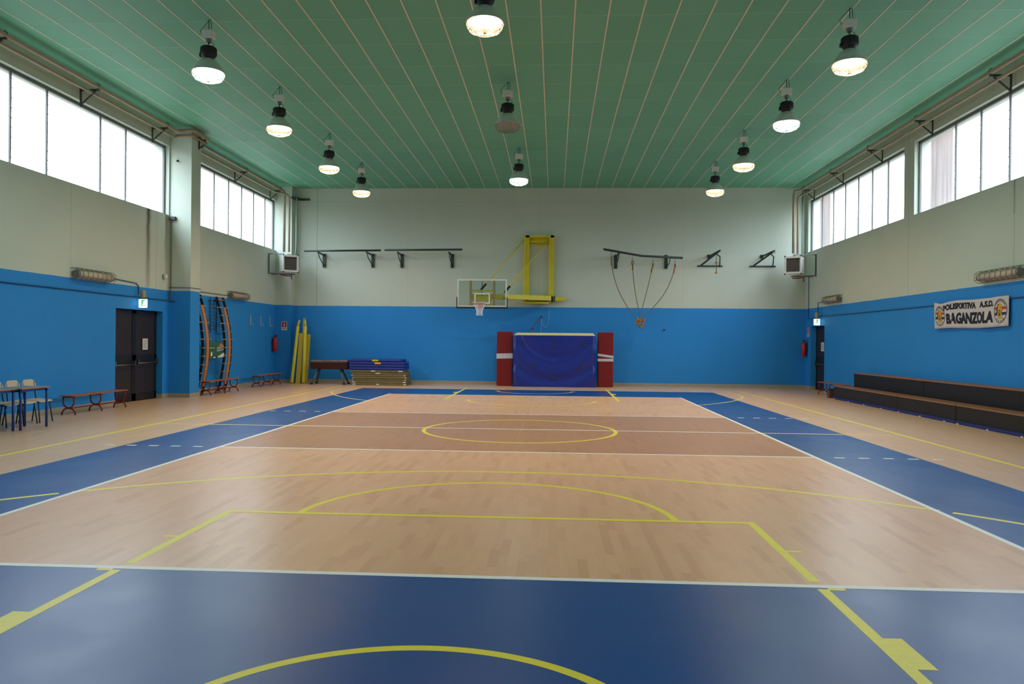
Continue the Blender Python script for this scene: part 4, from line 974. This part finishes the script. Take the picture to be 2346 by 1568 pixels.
# ------------------------------------------------------------------ bleachers
m_bl = mat('black_bleacher_panel', (17, 16, 19), .5, var=.1); m_bw = mat('bleacher_wood', (150, 104, 68), .4, var=.15, scale=12); m_bs = mat('blue_foam_strip', (18, 44, 118), .6)
def bleacher(x0, x1, y0, y1, z0, z1, label, strip):
    Bl = empty('bleacher_section', ((x0+x1)/2, (y0+y1)/2, 0), label, 'bleacher', 'black wooden-topped bleachers on the right'); inv = Matrix.Translation(-Bl.location)
    def P(o): o.parent = Bl; o.matrix_parent_inverse = inv
    P(MB().box(x0, x0+.02, y0, y1, z0+.07 if strip else z0, z1-.03).box(x0+.02, x1, y0, y0+.02, z0, z1-.03).box(x0+.02, x1, y1-.02, y1, z0, z1-.03).build('panel', m_bl))
    P(MB().box(x0-.015, x1, y0+.003, y1-.003, z1-.03, z1).build('seat_plank', m_bw, None, .004))
    if strip:
        P(MB().box(x0-.03, x0+.05, y0, y1, 0, .07).build('foam_strip', m_bs))
        y = y1 - .1
        while y > y0: P(MB().box(x0-.04, x0-.03, y-.05, y+.02, 0, .02).build('floor_clip', m_paper)); y -= 1.1
    return Bl
fl = ['front-row bleacher section nearest the bench', 'middle front-row bleacher section', 'front-row bleacher section cut off by the right picture edge']
ul = ['upper-row bleacher section nearest the far door', 'middle upper-row bleacher section', 'upper-row bleacher section cut off by the right picture edge']
for i, (ya, yb) in enumerate(((5.04, 9.3), (2.3, 5.02), (-3.0, 2.28))): bleacher(9.2, 9.62, ya, yb, 0, .41, fl[i], True)
for i, (ya, yb) in enumerate(((4.68, 8.95), (.6, 4.66), (-3.0, .58))): bleacher(9.66, 10.08, ya, yb, 0, .82, ul[i], False)
Wb = empty('waste_bin', (9.28, 9.75, 0), 'small dark brown waste bin at the near end of the bench', 'waste bin')
MB().box(-.1, .1, -.1, .1, 0, .27).build('bin_body', mat('brown_plastic', (84, 62, 60), .5), Wb, .02); MB().box(-.108, .108, -.108, .108, .25, .285).build('bin_rim', mat('dark_brown_plastic', (44, 32, 34), .5), Wb, .008)

# ------------------------------------------------------------------ white club banner on the right wall
BN = empty('club_banner', (XR-.05, 3.41, 2.4), 'white club banner lettered BAGANZOLA with two round lion emblems, right wall', 'banner'); 
BWd, BH = 3.12, .66
def bm_(u, v, q=0):
    g = math.exp(-((u-.45)/.32)**2)
    x = -.02 - .05*g*(v/BH) - .015*math.sin(u*3.2)*(1-v/BH) - .012*math.sin(u*9+v*3) - q
    z = -.33 + v - .065*g*(v/BH)**1.3 - .02*(v/BH)*u/BWd + .012*math.sin(u*2.4)
    return Vector((x, (BWd/2 - u)*.965 + .03*g*(v/BH)**2, z))
MB().grid(lambda a, c: bm_(a*BWd, c*BH), 60, 12).build('cloth', mat('banner_white', (208, 200, 200), .55), BN, solid=.003)
b = MB(); m_ink = mat('navy_black_ink', (22, 20, 36), .5)
add_text(b, 'BAGANZOLA', .4, lambda u, v: bm_(.62+u, .10+v, .006), .022, 1.95, .27)
add_text(b, 'POLISPORTIVA', .2, lambda u, v: bm_(.52+u, .45+v, .006), .012, 1.34, .15)
add_text(b, 'A.S.D.', .2, lambda u, v: bm_(2.05+u, .46+v, .006), .012, .52, .14)
b.build('lettering', m_ink, BN, fix=False)
for (uc, vc) in ((.31, .33), (2.84, .34)):
    R0 = .235
    b = MB(); n = 40
    for i in range(n):
        a0, a1 = 2*PI*i/n, 2*PI*(i+1)/n
        b.bm.faces.new([b.bm.verts.new(bm_(uc + r*math.cos(a), vc + r*math.sin(a)*1.12, .006)) for r, a in ((R0, a0), (R0, a1), (R0-.014, a1), (R0-.014, a0))])
    b.build('emblem_ring', m_ink, BN, fix=False)
    for (v0, v1, mm) in ((.03, .09, mat('banner_red', (196, 60, 42), .5)), (-.09, -.03, mat('banner_navy', (30, 38, 104), .5))):
        b = MB(); h = .2
        for i in range(8):
            ua, ub = -h + 2*h*i/8, -h + 2*h*(i+1)/8
            b.bm.faces.new([b.bm.verts.new(bm_(uc+uu, vc+vv, .006)) for uu, vv in ((ua, v0), (ub, v0), (ub, v1), (ua, v1))])
        b.build('emblem_stripe', mm, BN, fix=False)
    # lion head in profile: mane, face, jaw
    mane = [(-.10, .04), (-.12, -.02), (-.09, -.08), (-.07, -.17), (-.03, -.13), (.0, -.19), (.03, -.14), (.07, -.17), (.08, -.11), (.11, -.10), (.07, -.05), (.06, .0), (.09, .02), (.10, .06), (.07, .08), (.09, .11), (.03, .16), (-.03, .16), (-.07, .12)]
    b = MB(); b.bm.faces.new([b.bm.verts.new(bm_(uc+u*.95, vc+v, .009)) for u, v in mane]); b.build('lion_head', mat('lion_yellow', (214, 168, 34), .5), BN, fix=False)
    b = MB()
    for pts in ([(-.11, .05), (-.13, -.02), (-.10, -.09), (-.08, -.04), (-.08, .04), (-.05, .12), (-.01, .165), (-.06, .15)], [(-.03, .03), (-.02, -.02), (-.05, -.1), (-.03, -.12), (.0, -.04), (.0, .03)],
                [(.02, .07), (.05, .075), (.05, .06), (.02, .055)], [(.02, -.05), (.05, -.06), (.03, -.1), (.01, -.12), (.0, -.08)], [(.05, .0), (.085, .025), (.06, -.015)]):
        b.bm.faces.new([b.bm.verts.new(bm_(uc+u*.95, vc+v, .011)) for u, v in pts])
    b.build('lion_shading', m_ink, BN, fix=False)
    b = MB()
    for k in range(9):
        a = PI*.22 + PI*.56*k/8; c = (uc + .195*math.cos(a), vc + .195*1.12*math.sin(a)); b.bm.faces.new([b.bm.verts.new(bm_(c[0]+du, c[1]+dv, .006)) for du, dv in ((-.012, -.012), (.012, -.012), (.012, .016), (-.012, .016))])
    for k in range(4):
        a = -PI*.3 - PI*.4*k/3; c = (uc + .2*math.cos(a), vc + .2*1.1*math.sin(a)); b.bm.faces.new([b.bm.verts.new(bm_(c[0]+du, c[1]+dv, .006)) for du, dv in ((-.012, -.012), (.012, -.012), (.012, .016), (-.012, .016))])
    b.build('emblem_lettering', m_ink, BN, fix=False)
